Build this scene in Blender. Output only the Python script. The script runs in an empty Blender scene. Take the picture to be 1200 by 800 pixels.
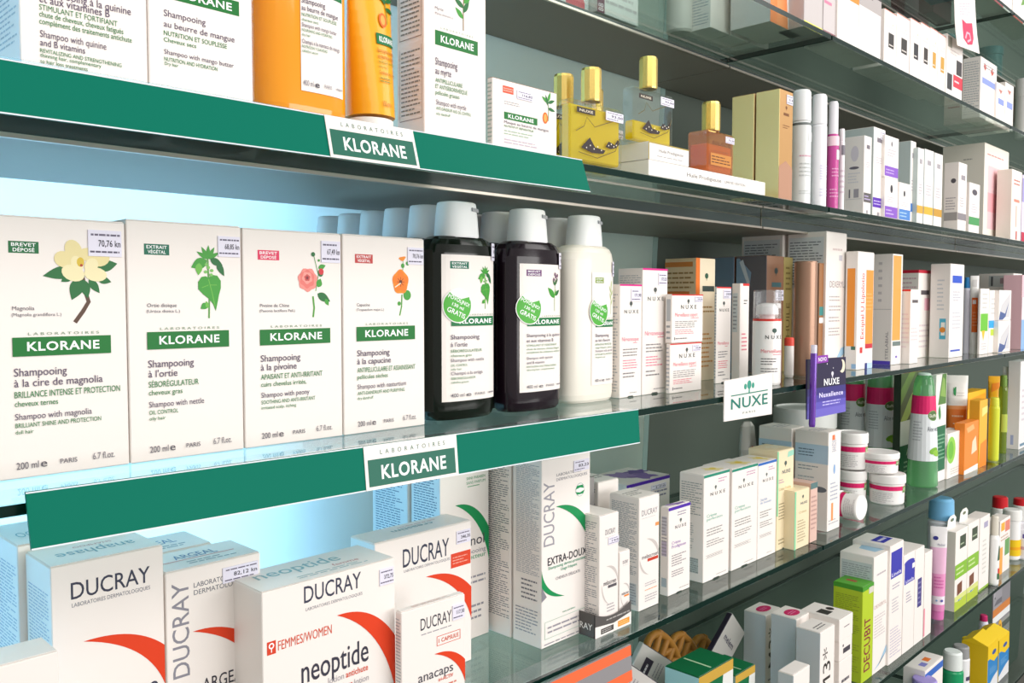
import bpy, math, random
from mathutils import Vector, Matrix
from mathutils.geometry import tessellate_polygon
random.seed(7)
C = bpy.context.scene.collection
SC = bpy.context.scene

# ------------------------------------------------------------------ camera
F = 1008.67
EYE = 1.45                               # eye height above the floor
_ex = Vector((990.0, 48.0, F)).normalized()
_ey = Vector((-1030.0, 48.0, F)).normalized()
_ez = _ex.cross(_ey)
if _ez.y < 0:
    _ez = -_ez
# rows: world axes in camera coordinates (right, up, forward)
def ray(u, v):
    d = Vector(((u - 600.0), (400.0 - v), F))
    return Vector((d.dot(_ex), d.dot(_ey), d.dot(_ez)))
def at(u, v, Y):
    """point seen at photo pixel u,v on the upright plane at depth Y; heights relative to the eye"""
    d = ray(u, v)
    t = Y / d.y
    return Vector((d.x * t, Y, d.z * t))
def proj(P):
    c = _ex * P.x + _ey * P.y + _ez * P.z
    return 600 + F * c.x / c.z, 400 - F * c.y / c.z, c.z
cam = bpy.data.cameras.new('camera')
cam.sensor_width = 36.0
cam.lens = F / 1200.0 * 36.0
cam.clip_start = 0.02
cam_o = bpy.data.objects.new('camera', cam)
C.objects.link(cam_o)
right = Vector((_ex.x, _ey.x, _ez.x)); up = Vector((_ex.y, _ey.y, _ez.y)); fwd = Vector((_ex.z, _ey.z, _ez.z))
m = Matrix((right, up, -fwd)).transposed().to_4x4()
m.translation = Vector((0, 0, EYE))
cam_o.matrix_world = m
SC.camera = cam_o

# ------------------------------------------------------------------ world, lamps, exposure
vs = SC.view_settings
vs.view_transform = 'Standard'; vs.look = 'None'; vs.gamma = 1.0; vs.use_curve_mapping = False
vs.exposure = 0.37
w = bpy.data.worlds.new('world'); SC.world = w; w.use_nodes = True
bg = w.node_tree.nodes['Background']
bg.inputs[0].default_value = (1.0, 0.985, 0.97, 1); bg.inputs[1].default_value = 0.50
def area(name, loc, target, sx, sy, watt, col):
    l = bpy.data.lights.new(name, 'AREA'); l.shape = 'RECTANGLE'; l.size = sx; l.size_y = sy; l.energy = watt; l.color = col
    o = bpy.data.objects.new(name, l); C.objects.link(o); o.location = loc
    o.rotation_euler = (Vector(target) - Vector(loc)).to_track_quat('-Z', 'Y').to_euler()
    return o
area('ceiling_lamp_near', (0.2, -1.1, 2.75), (0.6, 0.6, 1.3), 1.6, 1.0, 13, (1.0, 0.97, 0.93))
area('ceiling_lamp_far', (2.6, -0.9, 2.75), (1.9, 0.6, 1.3), 1.6, 1.0, 16, (1.0, 0.97, 0.95))
area('shop_window_light', (1.9, -2.2, 1.62), (1.4, 0.6, 1.52), 2.8, 1.0, 40, (1.0, 0.98, 0.96))
area('light_box_lamp', (0.06, 0.975, 1.42), (0.06, 0.0, 1.42), 0.95, 1.9, 26, (0.37, 0.70, 1.0))

# ------------------------------------------------------------------ materials
def lin(c):
    c /= 255.0
    return c / 12.92 if c <= 0.04045 else ((c + 0.055) / 1.055) ** 2.4
def rgb(h):
    return tuple(lin(int(h[i:i + 2], 16)) for i in (0, 2, 4)) + (1.0,)
_mats = {}
def M(h, rough=0.42, metal=0.0, coat=0.0, noise=0.0, spec=0.28):
    k = (h, rough, metal, coat, noise, spec)
    if k in _mats:
        return _mats[k]
    mt = bpy.data.materials.new('mat_' + h); mt.use_nodes = True
    nt = mt.node_tree; b = nt.nodes['Principled BSDF']
    b.inputs['Base Color'].default_value = rgb(h); b.inputs['Roughness'].default_value = rough
    b.inputs['Metallic'].default_value = metal; b.inputs['Coat Weight'].default_value = coat; b.inputs['Coat Roughness'].default_value = 0.06
    b.inputs['Specular IOR Level'].default_value = spec
    if noise:
        n = nt.nodes.new('ShaderNodeTexNoise'); n.inputs['Scale'].default_value = 60
        r = nt.nodes.new('ShaderNodeMapRange'); r.inputs[3].default_value = max(0.02, rough - noise); r.inputs[4].default_value = rough + noise
        nt.links.new(n.outputs[0], r.inputs[0]); nt.links.new(r.outputs[0], b.inputs['Roughness'])
    _mats[k] = mt
    return mt
def clear(name, tint, ior=1.5, body=None, body_amt=0.0, rough=0.0):
    """glass or clear plastic: tinted see-through with a Fresnel reflection, optionally milky"""
    if name in _mats:
        return _mats[name]
    mt = bpy.data.materials.new(name); mt.use_nodes = True
    nt = mt.node_tree; nt.nodes.clear(); N = nt.nodes.new; K = nt.links.new
    out = N('ShaderNodeOutputMaterial'); mix = N('ShaderNodeMixShader'); tr = N('ShaderNodeBsdfTransparent'); gl = N('ShaderNodeBsdfGlossy')
    fr = N('ShaderNodeFresnel'); geo = N('ShaderNodeNewGeometry'); ma = N('ShaderNodeMath'); ma.operation = 'MULTIPLY_ADD'
    ma.inputs[1].default_value = 1.0 / ior - ior; ma.inputs[2].default_value = ior
    K(geo.outputs['Backfacing'], ma.inputs[0]); K(ma.outputs[0], fr.inputs['IOR'])
    tr.inputs[0].default_value = tint; gl.inputs['Roughness'].default_value = rough; gl.inputs[0].default_value = (1, 1, 1, 1)
    src = tr
    if body is not None:
        df = N('ShaderNodeBsdfTranslucent'); df2 = N('ShaderNodeBsdfDiffuse'); mx0 = N('ShaderNodeMixShader'); mx0.inputs[0].default_value = 0.5
        df.inputs[0].default_value = body; df2.inputs[0].default_value = body
        K(df.outputs[0], mx0.inputs[1]); K(df2.outputs[0], mx0.inputs[2])
        mx = N('ShaderNodeMixShader'); mx.inputs[0].default_value = body_amt
        K(tr.outputs[0], mx.inputs[1]); K(mx0.outputs[0], mx.inputs[2]); src = mx
    K(fr.outputs[0], mix.inputs[0]); K(src.outputs[0], mix.inputs[1]); K(gl.outputs[0], mix.inputs[2]); K(mix.outputs[0], out.inputs[0])
    _mats[name] = mt
    return mt
def opal():
    mt = bpy.data.materials.new('opal_panel'); mt.use_nodes = True
    nt = mt.node_tree; nt.nodes.clear(); N = nt.nodes.new; K = nt.links.new
    out = N('ShaderNodeOutputMaterial'); a = N('ShaderNodeBsdfDiffuse'); b = N('ShaderNodeBsdfTranslucent'); mx = N('ShaderNodeMixShader')
    a.inputs[0].default_value = rgb('bccab8'); b.inputs[0].default_value = (0.95, 0.97, 1.0, 1); mx.inputs[0].default_value = 0.55
    K(a.outputs[0], mx.inputs[1]); K(b.outputs[0], mx.inputs[2]); K(mx.outputs[0], out.inputs[0])
    return mt
WHITE = 'f4ece6'
SHEET = clear('glass_sheet', (0.86, 0.945, 0.915, 1))
CLEARP = clear('clear_plastic', (0.93, 0.94, 0.95, 1), 1.45, (0.8, 0.8, 0.82, 1), 0.12, 0.05)
BGLASS = clear('bottle_glass', (0.93, 0.95, 0.94, 1), 1.5)

# ------------------------------------------------------------------ mesh building
class MB:
    def __init__(s):
        s.v = []; s.f = []; s.mi = []; s.sm = []; s.mats = []
    def ix(s, mat):
        if isinstance(mat, str):
            mat = M(mat)
        if mat not in s.mats:
            s.mats.append(mat)
        return s.mats.index(mat)
    def add(s, verts, faces, mat, smooth=False):
        o = len(s.v); s.v.extend([tuple(p) for p in verts]); i = s.ix(mat)
        for f in faces:
            s.f.append([o + k for k in f]); s.mi.append(i); s.sm.append(smooth)
    def hexa(s, p, mat):           # 8 points: bottom ring 0-3 (ccw from above), top ring 4-7
        mats = mat if isinstance(mat, (list, tuple)) else [mat] * 6   # bottom, top, front(0-1), right(1-2), back(2-3), left(3-0)
        q = [(3, 2, 1, 0), (4, 5, 6, 7), (0, 1, 5, 4), (1, 2, 6, 5), (2, 3, 7, 6), (3, 0, 4, 7)]
        for f, mm in zip(q, mats):
            s.add([p[k] for k in f], [(0, 1, 2, 3)], mm)
    def rbox(s, x0, y0, z0, x1, y1, z1, mat, b=0.0006):
        mats = mat if isinstance(mat, (list, tuple)) else [mat] * 6   # -x +x -y +y -z +z
        X = (x0, x1); Y = (y0, y1); Z = (z0, z1); P = {}
        for i in (0, 1):
            for j in (0, 1):
                for k in (0, 1):
                    sx = b if i == 0 else -b; sy = b if j == 0 else -b; sz = b if k == 0 else -b
                    P[i, j, k, 0] = (X[i], Y[j] + sy, Z[k] + sz); P[i, j, k, 1] = (X[i] + sx, Y[j], Z[k] + sz); P[i, j, k, 2] = (X[i] + sx, Y[j] + sy, Z[k])
        def fc(keys, mm):
            s.add([P[k] for k in keys], [tuple(range(len(keys)))], mm)
        a = [(0, 0), (1, 0), (1, 1), (0, 1)]
        fc([(0, j, k, 0) for j, k in ((1, 0), (0, 0), (0, 1), (1, 1))], mats[0]); fc([(1, j, k, 0) for j, k in a], mats[1])
        fc([(i, 0, k, 1) for i, k in a], mats[2]); fc([(i, 1, k, 1) for i, k in ((1, 0), (0, 0), (0, 1), (1, 1))], mats[3])
        fc([(i, j, 0, 2) for i, j in ((0, 1), (1, 1), (1, 0), (0, 0))], mats[4]); fc([(i, j, 1, 2) for i, j in a], mats[5])
        e = mats[2]
        for i in (0, 1):
            for j in (0, 1):
                q = [(i, j, 0, 0), (i, j, 0, 1), (i, j, 1, 1), (i, j, 1, 0)]
                fc(q if i == j else q[::-1], mats[i])
            for k in (0, 1):
                q = [(i, 0, k, 0), (i, 1, k, 0), (i, 1, k, 2), (i, 0, k, 2)]
                fc(q if i != k else q[::-1], mats[4 + k])
        for j in (0, 1):
            for k in (0, 1):
                q = [(0, j, k, 1), (0, j, k, 2), (1, j, k, 2), (1, j, k, 1)]
                fc(q if j != k else q[::-1], mats[4 + k])
        for i in (0, 1):
            for j in (0, 1):
                for k in (0, 1):
                    q = [(i, j, k, 0), (i, j, k, 1), (i, j, k, 2)]
                    fc(q if (i + j + k) % 2 == 0 else q[::-1], mats[4 + k])
    def lathe(s, prof, a=1.0, b=None, n=2.0, seg=40, c=(0, 0), cap=True):
        """prof: (z, k, material of the band above this ring); section is a superellipse a x b"""
        b = a if b is None else b
        def ring(z, k):
            r = []
            for i in range(seg):
                t = 2 * math.pi * i / seg; ct, st = math.cos(t), math.sin(t)
                r.append((c[0] + a * k * math.copysign(abs(ct) ** (2 / n), ct), c[1] + b * k * math.copysign(abs(st) ** (2 / n), st), z))
            return r
        for (z0, k0, m0), (z1, k1, _) in zip(prof, prof[1:]):
            s.add(ring(z0, k0) + ring(z1, k1), [(i, (i + 1) % seg, seg + (i + 1) % seg, seg + i) for i in range(seg)], m0, True)
        if cap:
            s.add(ring(prof[0][0], prof[0][1])[::-1], [tuple(range(seg))], prof[0][2])
            s.add(ring(prof[-1][0], prof[-1][1]), [tuple(range(seg))], prof[-2][2])
    def loft(s, rings, mat, cap=True):     # rings: lists of points of equal length
        mats = mat if isinstance(mat, list) else [mat] * (len(rings) - 1)
        n = len(rings[0])
        for r0, r1, mm in zip(rings, rings[1:], mats):
            s.add(list(r0) + list(r1), [(i, (i + 1) % n, n + (i + 1) % n, n + i) for i in range(n)], mm, True)
        if cap:
            s.add(list(rings[0])[::-1], [tuple(range(n))], mats[0]); s.add(list(rings[-1]), [tuple(range(n))], mats[-1])
    def tube(s, pts, r, mat, seg=8, closed=False):
        rings = []; n = len(pts)
        for i, p in enumerate(pts):
            p = Vector(p); t = (Vector(pts[(i + 1) % n] if closed else pts[min(i + 1, n - 1)]) - Vector(pts[i - 1] if closed else pts[max(i - 1, 0)])).normalized()
            a = t.orthogonal().normalized() if i == 0 else (a - t * a.dot(t)).normalized()
            bb = t.cross(a)
            rings.append([p + (a * math.cos(2 * math.pi * k / seg) + bb * math.sin(2 * math.pi * k / seg)) * r for k in range(seg)])
        if closed:
            rings.append(rings[0])
        s.loft(rings, mat, not closed)
    def build(s, name, parent=None, loc=None, rotz=0.0, merge=False):
        me = bpy.data.meshes.new(name); me.from_pydata(s.v, [], s.f)
        for mm in s.mats:
            me.materials.append(mm)
        me.polygons.foreach_set('material_index', s.mi); me.polygons.foreach_set('use_smooth', s.sm); me.update()
        o = bpy.data.objects.new(name, me); C.objects.link(o)
        if parent is not None:
            o.parent = parent
        if loc is not None:
            o.location = loc
        o.rotation_euler.z = rotz
        return o
def tag(o, label=None, cat=None, group=None, kind=None):
    if label: o['label'] = label
    if cat: o['category'] = cat
    if group: o['group'] = group
    if kind: o['kind'] = kind
    return o
def empty(name, loc, rotz=0.0):
    o = bpy.data.objects.new(name, None); C.objects.link(o); o.location = loc; o.rotation_euler.z = rotz; o.empty_display_size = 0.02
    return o
def copy_tree(o, parent=None):
    c = o.copy(); C.objects.link(c)
    if parent is not None:
        c.parent = parent
    for ch in list(o.children):
        copy_tree(ch, c)
    return c

# ------------------------------------------------------------------ printing: marks laid on a face
_tx = {}
def glyphs(s, bold=0):
    k = (s, bold)
    if k not in _tx:
        cu = bpy.data.curves.new('t', 'FONT'); cu.body = s; cu.resolution_u = 3; cu.offset = 0.0 if set(s) & set('MWw') and bold < 2 else 0.004 + 0.009 * bold; cu.space_character = 1.0 + 0.05 * bold; cu.fill_mode = 'FRONT'
        o = bpy.data.objects.new('t', cu); me = bpy.data.meshes.new_from_object(o)
        _tx[k] = ([(v.co.x, v.co.y) for v in me.vertices], [tuple(p.vertices) for p in me.polygons])
        bpy.data.objects.remove(o); bpy.data.curves.remove(cu); bpy.data.meshes.remove(me)
    return _tx[k]
_cap = max(y for x, y in glyphs('H')[0])
_xh = max(y for x, y in glyphs('x')[0])
class Flat:
    curved = False
    def __init__(s, o, ex, ey, w, h):
        s.o = Vector(o); s.ex = Vector(ex); s.ey = Vector(ey); s.n = s.ex.cross(s.ey); s.w = w; s.h = h
    def pt(s, x, y, off):
        return s.o + s.ex * x + s.ey * y + s.n * off
class Oval:
    """front of an oval bottle, seen straight along +Y"""
    curved = True
    def __init__(s, xc, z0, w, h, a, b, n, yc=0.0):
        s.xc, s.z0, s.w, s.h, s.a, s.b, s.nn, s.yc = xc, z0, w, h, a, b, n, yc
    def pt(s, x, y, off):
        X = s.xc - s.w / 2 + x
        q = min(0.9995, abs(X / s.a))
        return Vector((X, s.yc - s.b * (1 - q ** s.nn) ** (1 / s.nn) - off * 1.6, s.z0 + y))
class Round:
    """side of a round bottle; phi0 is the direction the middle of the patch faces"""
    curved = True
    def __init__(s, r, z0, h, w, phi0=-2.35, r1=None):
        s.r, s.z0, s.h, s.w, s.phi0 = r, z0, h, w, phi0; s.r1 = r if r1 is None else r1
    def pt(s, x, y, off):
        f = y / s.h; R = s.r + (s.r1 - s.r) * f + off
        t = s.phi0 + (x - s.w / 2) / s.r
        return Vector((R * math.cos(t), R * math.sin(t), s.z0 + y))
def R(x0, y0, x1, y1, c): return ('r', x0, y0, x1, y1, c)
def T(t, x0, y0, x1, y1, c, rot=0, bold=0): return ('t', t, x0, y0, x1, y1, c, rot, bold)
def L(x0, y0, x1, y1, n, c): return ('l', x0, y0, x1, y1, n, c)
def P(pts, c): return ('p', pts, c)
def D(x, y, r, c, sx=1.0): return ('d', x, y, r, c, sx)       # disc, r in parts of the height
def G(kind, x, y, h): return ('g', kind, x, y, h)             # plant picture
def leafpts(cx, cy, ln, wd, ang, n=10):
    ca, sa = math.cos(math.radians(ang)), math.sin(math.radians(ang)); out = []
    for i in range(n):
        t = i / (n - 1); out.append((t * ln, wd / 2 * math.sin(math.pi * t ** 0.8)))
    for i in range(n - 2, 0, -1):
        t = i / (n - 1); out.append((t * ln, -wd / 2 * math.sin(math.pi * t ** 0.8)))
    return [(cx + x * ca - y * sa, cy + x * sa + y * ca) for x, y in out]
def blob(cx, cy, rx, ry, ang=0, n=16, wob=0.0, k=5):
    ca, sa = math.cos(math.radians(ang)), math.sin(math.radians(ang)); out = []
    for i in range(n):
        t = 2 * math.pi * i / n; q = 1 + wob * math.sin(k * t)
        x, y = rx * q * math.cos(t), ry * q * math.sin(t); out.append((cx + x * ca - y * sa, cy + x * sa + y * ca))
    return out
def stem(pts, w):
    l = []; r = []
    for i, (x, y) in enumerate(pts):
        x0, y0 = pts[max(0, i - 1)]; x1, y1 = pts[min(len(pts) - 1, i + 1)]
        d = math.hypot(x1 - x0, y1 - y0) or 1; nx, ny = -(y1 - y0) / d * w / 2, (x1 - x0) / d * w / 2
        l.append((x + nx, y + ny)); r.append((x - nx, y - ny))
    return l + r[::-1]
GR, GD, GL = '3f9a35', '1f6b34', '6cb648'
def plant(kind):
    o = []
    a = lambda pts, c: o.append((pts, c))
    if kind == 'magnolia':
        a(stem([(-.08, 0), (.02, .14), (.09, .26), (.05, .4), (.02, .6)], .05), '5a4032')
        for x, y, l, w_, g in ((-.05, .66, .4, .16, 192), (.2, .7, .26, .15, 12), (.0, .56, .3, .17, 248), (.03, .54, .24, .12, 282), (.1, .55, .22, .1, 305), (.2, .56, .18, .1, 345), (-.1, .6, .16, .1, 215)):
            a(leafpts(x, y, l, w_, g), GD)
        for x, y, rx, ry, g in ((-.08, .91, .1, .13, 20), (.23, .81, .13, .1, 10), (-.2, .79, .11, .1, 150), (.07, .86, .1, .08, 20)):
            a(blob(x, y, rx, ry, g), 'e9daa0')
        for x, y, rx, ry, g in ((-.09, .62, .14, .1, -20), (.18, .61, .14, .09, -8), (.13, .72, .08, .1, -30), (-.04, .74, .07, .1, 20)):
            a(blob(x, y, rx, ry, g), 'f1e5b6')
        a(blob(0, .76, .045, .06), 'd9b93a'); a(blob(.01, .72, .018, .018), 'b0452c')
    elif kind == 'nettle':
        a(stem([(0, 0), (.01, .3), (0, .6), (-.01, .95)], .025), '5c9a4a')
        for g in (60, 88, 120, 150, 30):
            a(leafpts(0, .82, .19, .06, g), GR)
        a(leafpts(-.02, .8, .25, .15, 205), GR); a(leafpts(-.13, .76, .17, .1, 265), GL)
        a(leafpts(.03, .82, .2, .1, -25), GD); a(leafpts(.13, .78, .22, .09, -62), GD)
        a([(0, .56), (.06, .6), (.13, .59), (.18, .52), (.18, .42), (.15, .32), (.12, .18), (.1, .1), (.06, .2), (0, .27), (-.08, .33), (-.15, .4), (-.15, .5), (-.1, .57), (-.04, .58)], GR)
        a(stem([(0, .54), (.05, .35), (.09, .16)], .012), GL); a(stem([(.02, .46), (.12, .46)], .01), GL); a(stem([(.0, .46), (-.1, .42)], .01), GL)
        for q in ((-.04, .64), (.05, .66), (.0, .7), (.04, .6), (-.03, .74)):
            a(blob(q[0], q[1], .025, .022), '7cbf62')
        a(leafpts(-.02, .2, .12, .09, 215), GR); a(leafpts(-.02, .14, .1, .05, 100), GL)
    elif kind == 'peony':
        a(stem([(0, 0), (.02, .14), (0, .32)], .03), '4f9a3c'); a(stem([(.05, .4), (.1, .65), (.02, .95)], .012), '5c9a4a')
        a(leafpts(.08, .36, .26, .13, -28), GD); a(leafpts(.22, .28, .12, .07, -60), GR); a(leafpts(.09, .46, .14, .11, 70), GR)
        a(leafpts(.1, .75, .14, .08, 20), GR); a(blob(.14, .68, .05, .06), GD); a(blob(.15, .7, .045, .05), 'd3323c'); a(blob(.01, .96, .035, .035), GD); a(blob(.11, .87, .02, .02), GR)
        a(blob(-.09, .57, .165, .175, 0, 28, .07, 7), 'f08f86'); a(blob(-.1, .58, .125, .135, 10, 28, .09, 6), 'e5776f'); a(blob(-.1, .6, .085, .09, 30, 24, .1, 5), 'ee9a90')
        a(blob(-.1, .6, .05, .05, 0, 20, .12, 5), 'c64d4c'); a(blob(-.1, .6, .022, .025), '7c2b33')
    elif kind == 'nasturtium':
        a(stem([(-.02, 0), (.02, .15), (.03, .35)], .025), '4f9a3c'); a(stem([(.02, .6), (.06, .82), (.05, .95)], .012), '5c9a4a')
        a(blob(.14, .34, .08, .085), GR); a(blob(-.03, .2, .035, .035), GR); a(blob(.15, .87, .035, .035), GR); a(blob(.05, .83, .035, .04), GR)
        a(blob(.04, .95, .07, .035, 10, 14, .2, 3), 'ee8a1e')
        a(blob(0, .56, .165, .2, 0, 30, .06, 5), 'f18a12'); 
        for g in (90, 162, 234, 306, 18):
            a(blob(.085 * math.cos(math.radians(g)), .56 + .1 * math.sin(math.radians(g)), .085, .07, g), 'ef7a10')
        for g in range(0, 360, 45):
            a(stem([(0, .56), (.08 * math.cos(math.radians(g)), .56 + .08 * math.sin(math.radians(g)))], .012), 'a8480f')
        a(blob(0, .56, .03, .03), '5e2d12'); a(stem([(0, .54), (-.12, .47)], .02), 'f3e2c4')
    elif kind == 'myrtle':
        a(stem([(0, 0), (.0, .4), (.03, .75), (.05, 1.1)], .02), '8a6f4a')
        for x, y, l, g in ((0, .2, .24, 140), (0, .3, .27, 60), (.01, .38, .26, 150), (.01, .46, .25, 45), (.02, .55, .28, 120), (.02, .62, .25, 35), (.03, .72, .26, 30), (.03, .8, .22, 150), (.04, .95, .2, 60), (.04, .98, .2, 110)):
            a(leafpts(x, y, l, .09, g), random.choice((GR, GD)))
        a(blob(.0, .88, .035, .05), 'e7d9a6'); a(blob(.09, .84, .03, .045), 'e7d9a6')
    elif kind == 'quinine':
        a(stem([(0, 0), (0, .4), (.03, .85)], .02), '6c9a4a')
        a(leafpts(0, .36, .4, .17, 138), GR); a(leafpts(.01, .42, .3, .11, 30), GD); a(leafpts(0, .4, .2, .05, 70), GL)
        for q in ((-.04, .84), (.06, .92), (.12, .84), (.02, .98), (.14, .95), (.07, .78)):
            a(blob(q[0], q[1], .045, .05, 0, 10, .2, 4), '7b5c72')
        a(leafpts(.03, .7, .2, .06, 60), GD); a(leafpts(.03, .68, .18, .06, 130), GD)
    elif kind == 'mango':
        a(stem([(.05, .1), (.08, .5), (.02, .9)], .03), '5c8a3a')
        for g, y in ((20, .8), (70, .85), (150, .8), (-10, .6), (110, .7)):
            a(leafpts(.04, y, .42, .13, g), random.choice((GR, GD)))
        a(blob(-.12, .2, .15, .22), 'ef6b1c'); a(blob(-.12, .2, .085, .15), 'f7a94e')
    elif kind == 'oat':
        a(stem([(0, 0), (.02, .5), (.06, .95)], .02), '9ab56a')
        for g, y in ((60, .3), (110, .45), (50, .6), (120, .7), (80, .85)):
            a(leafpts(.02, y, .28, .07, g), 'b9c98c')
    return o
def lay_curved(mb, S, pts, off, col):
    tri = tessellate_polygon([[Vector((x, y, 0)) for x, y in pts]]); V = []; Fc = []
    def sub(a, b, c, k):
        l = max(math.dist(a, b), math.dist(b, c), math.dist(c, a))
        if l < .0028 or k == 0:
            if (b[0] - a[0]) * (c[1] - a[1]) - (b[1] - a[1]) * (c[0] - a[0]) < 0: b, c = c, b
            q = len(V); V.extend(S.pt(x, y, off) for x, y in (a, b, c)); Fc.append((q, q + 1, q + 2)); return
        m_ = lambda p, q: ((p[0] + q[0]) / 2, (p[1] + q[1]) / 2)
        ab, bc, ca = m_(a, b), m_(b, c), m_(c, a)
        for t in ((a, ab, ca), (ab, b, bc), (ca, bc, c), (ab, bc, ca)): sub(*t, k - 1)
    for t in tri:
        sub(*[tuple(pts[i]) for i in t], 4)
    mb.add(V, Fc, col)
def put(mb, S, cmds):
    """lay the printed marks on surface S, each a hair above the one before"""
    off = 0.00010
    for c in cmds:
        off += 0.000022; k = c[0]
        if k == 'r':
            _, x0, y0, x1, y1, col = c; n = max(1, min(16, int(abs(x1 - x0) * S.w / 0.0025))) if S.curved else 1
            v = []; f = []
            for i in range(n + 1):
                x = (x0 + (x1 - x0) * i / n) * S.w
                v += [S.pt(x, y0 * S.h, off), S.pt(x, y1 * S.h, off)]
            mb.add(v, [(2 * i, 2 * i + 2, 2 * i + 3, 2 * i + 1) for i in range(n)], col)
        elif k == 't':
            _, t, x0, y0, x1, y1, col, rot, bold = c
            gv, gf = glyphs(t, bold)
            if not gv: continue
            gx0 = min(p[0] for p in gv); gx1 = max(p[0] for p in gv); V = []
            for gx, gy in gv:
                a = (gx - gx0) / (gx1 - gx0); b = gy / _cap
                if rot == 0: x, y = x0 + (x1 - x0) * a, y0 + (y1 - y0) * b
                elif rot == 180: x, y = x1 - (x1 - x0) * a, y1 - (y1 - y0) * b
                elif rot == 90: x, y = x1 - (x1 - x0) * b, y0 + (y1 - y0) * a
                else:
                    th = math.radians(rot); cx, cy = (x0 + x1) / 2, (y0 + y1) / 2
                    lx, ly = (x1 - x0) * S.w * (a - .5), (y1 - y0) * S.h * (b - .5)
                    x, y = cx + (lx * math.cos(th) - ly * math.sin(th)) / S.w, cy + (lx * math.sin(th) + ly * math.cos(th)) / S.h
                V.append(S.pt(x * S.w, y * S.h, off))
            mb.add(V, gf, col)
        elif k == 'l':
            _, x0, y0, x1, y1, n, col = c; dy = (y1 - y0) / n; V = []; Fc = []
            for i in range(n):
                yb = y0 + dy * (i + .3); yt = y0 + dy * (i + .66); x = x0; end = x1 - (x1 - x0) * random.choice((0, 0, .05, .12, .3))
                while x < end - .02 * (x1 - x0):
                    xe = min(end, x + (x1 - x0) * random.uniform(.08, .24)); q = len(V)
                    V += [S.pt(x * S.w, yb * S.h, off), S.pt(xe * S.w, yb * S.h, off), S.pt(xe * S.w, yt * S.h, off), S.pt(x * S.w, yt * S.h, off)]
                    Fc.append((q, q + 1, q + 2, q + 3)); x = xe + .03 * (x1 - x0)
            mb.add(V, Fc, col)
        elif k == 'p':
            if S.curved:
                lay_curved(mb, S, [(x * S.w, y * S.h) for x, y in c[1]], off, c[2]); continue
            V = [S.pt(x * S.w, y * S.h, off) for x, y in c[1]]
            ar = sum(c[1][i - 1][0] * c[1][i][1] - c[1][i][0] * c[1][i - 1][1] for i in range(len(V)))
            mb.add(V, [tuple(range(len(V))) if ar > 0 else tuple(range(len(V)))[::-1]], c[2])
        elif k == 'd':
            _, cx, cy, r, col, sx = c; seg = 28; rr = r * S.h; V = [S.pt(cx * S.w, cy * S.h, off)]; Fc = []
            for ring in (1, 2, 3):
                for i in range(seg):
                    t = 2 * math.pi * i / seg; V.append(S.pt(cx * S.w + rr * sx * ring / 3 * math.cos(t), cy * S.h + rr * ring / 3 * math.sin(t), off))
            Fc += [(0, 1 + i, 1 + (i + 1) % seg) for i in range(seg)]
            for ring in (0, 1):
                a = 1 + ring * seg; b = a + seg
                Fc += [(a + i, b + i, b + (i + 1) % seg, a + (i + 1) % seg) for i in range(seg)]
            mb.add(V, Fc, col)
        elif k == 'g':
            _, kind, x, y, h = c; sc = h * S.h
            for pts, col in plant(kind):
                off += 0.000015
                if S.curved:
                    lay_curved(mb, S, [(x * S.w + px * sc, y * S.h + py * sc) for px, py in pts], off, col); continue
                V = [S.pt(x * S.w + px * sc, y * S.h + py * sc, off) for px, py in pts]
                ar = sum(pts[i - 1][0] * pts[i][1] - pts[i][0] * pts[i - 1][1] for i in range(len(pts)))
                mb.add(V, [tuple(range(len(V))) if ar > 0 else tuple(range(len(V)))[::-1]], col)

# ------------------------------------------------------------------ the shelves' levels (height of each glass top, relative to the eye)
ZZ, ZA, ZB, ZC, ZD, ZE, ZF = 0.610, 0.3665, 0.1324, -0.1146, -0.3530, -0.6245, -0.885
YF = 0.538                                # front edge of the glass
def wallY(z): return 0.866 - 0.05 * z     # the back wall leans slightly
def baseX(u, Y, Z):
    X = at(u, 400, Y).x
    for _ in range(3):
        v = proj(Vector((X, Y, Z)))[1]; X = at(u, v, Y).x
    return X
def hit(u, X, Z):                          # depth at which the line X, Z is seen at column u
    Y = 0.6
    for _ in range(6):
        v = proj(Vector((X, Y, Z)))[1]; d = ray(u, v); Y = X * d.y / d.x
    return Y
def sticker(parent, S, x0, y0, x1, y1, price, col='e9e5f4'):
    mb = MB(); o = S.pt(x0 * S.w, y0 * S.h, 0.0009)
    s2 = Flat(o, S.ex, S.ey, (x1 - x0) * S.w, (y1 - y0) * S.h)
    ex, ey, n = s2.ex * s2.w, s2.ey * s2.h, s2.n * -0.00085
    q = [o, o + ex, o + ex + ey, o + ey]
    mb.hexa([q[0] + n, q[1] + n, q[2] + n, q[3] + n] + q, col)
    put(mb, s2, [L(.08, .72, .95, .93, 1, '6a6478'), T(price, .3, .38, .96, .62, '2a2638', 0, 1), L(.05, .08, .97, .27, 1, '5a5468')])
    return mb.build('price_sticker', parent)
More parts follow.
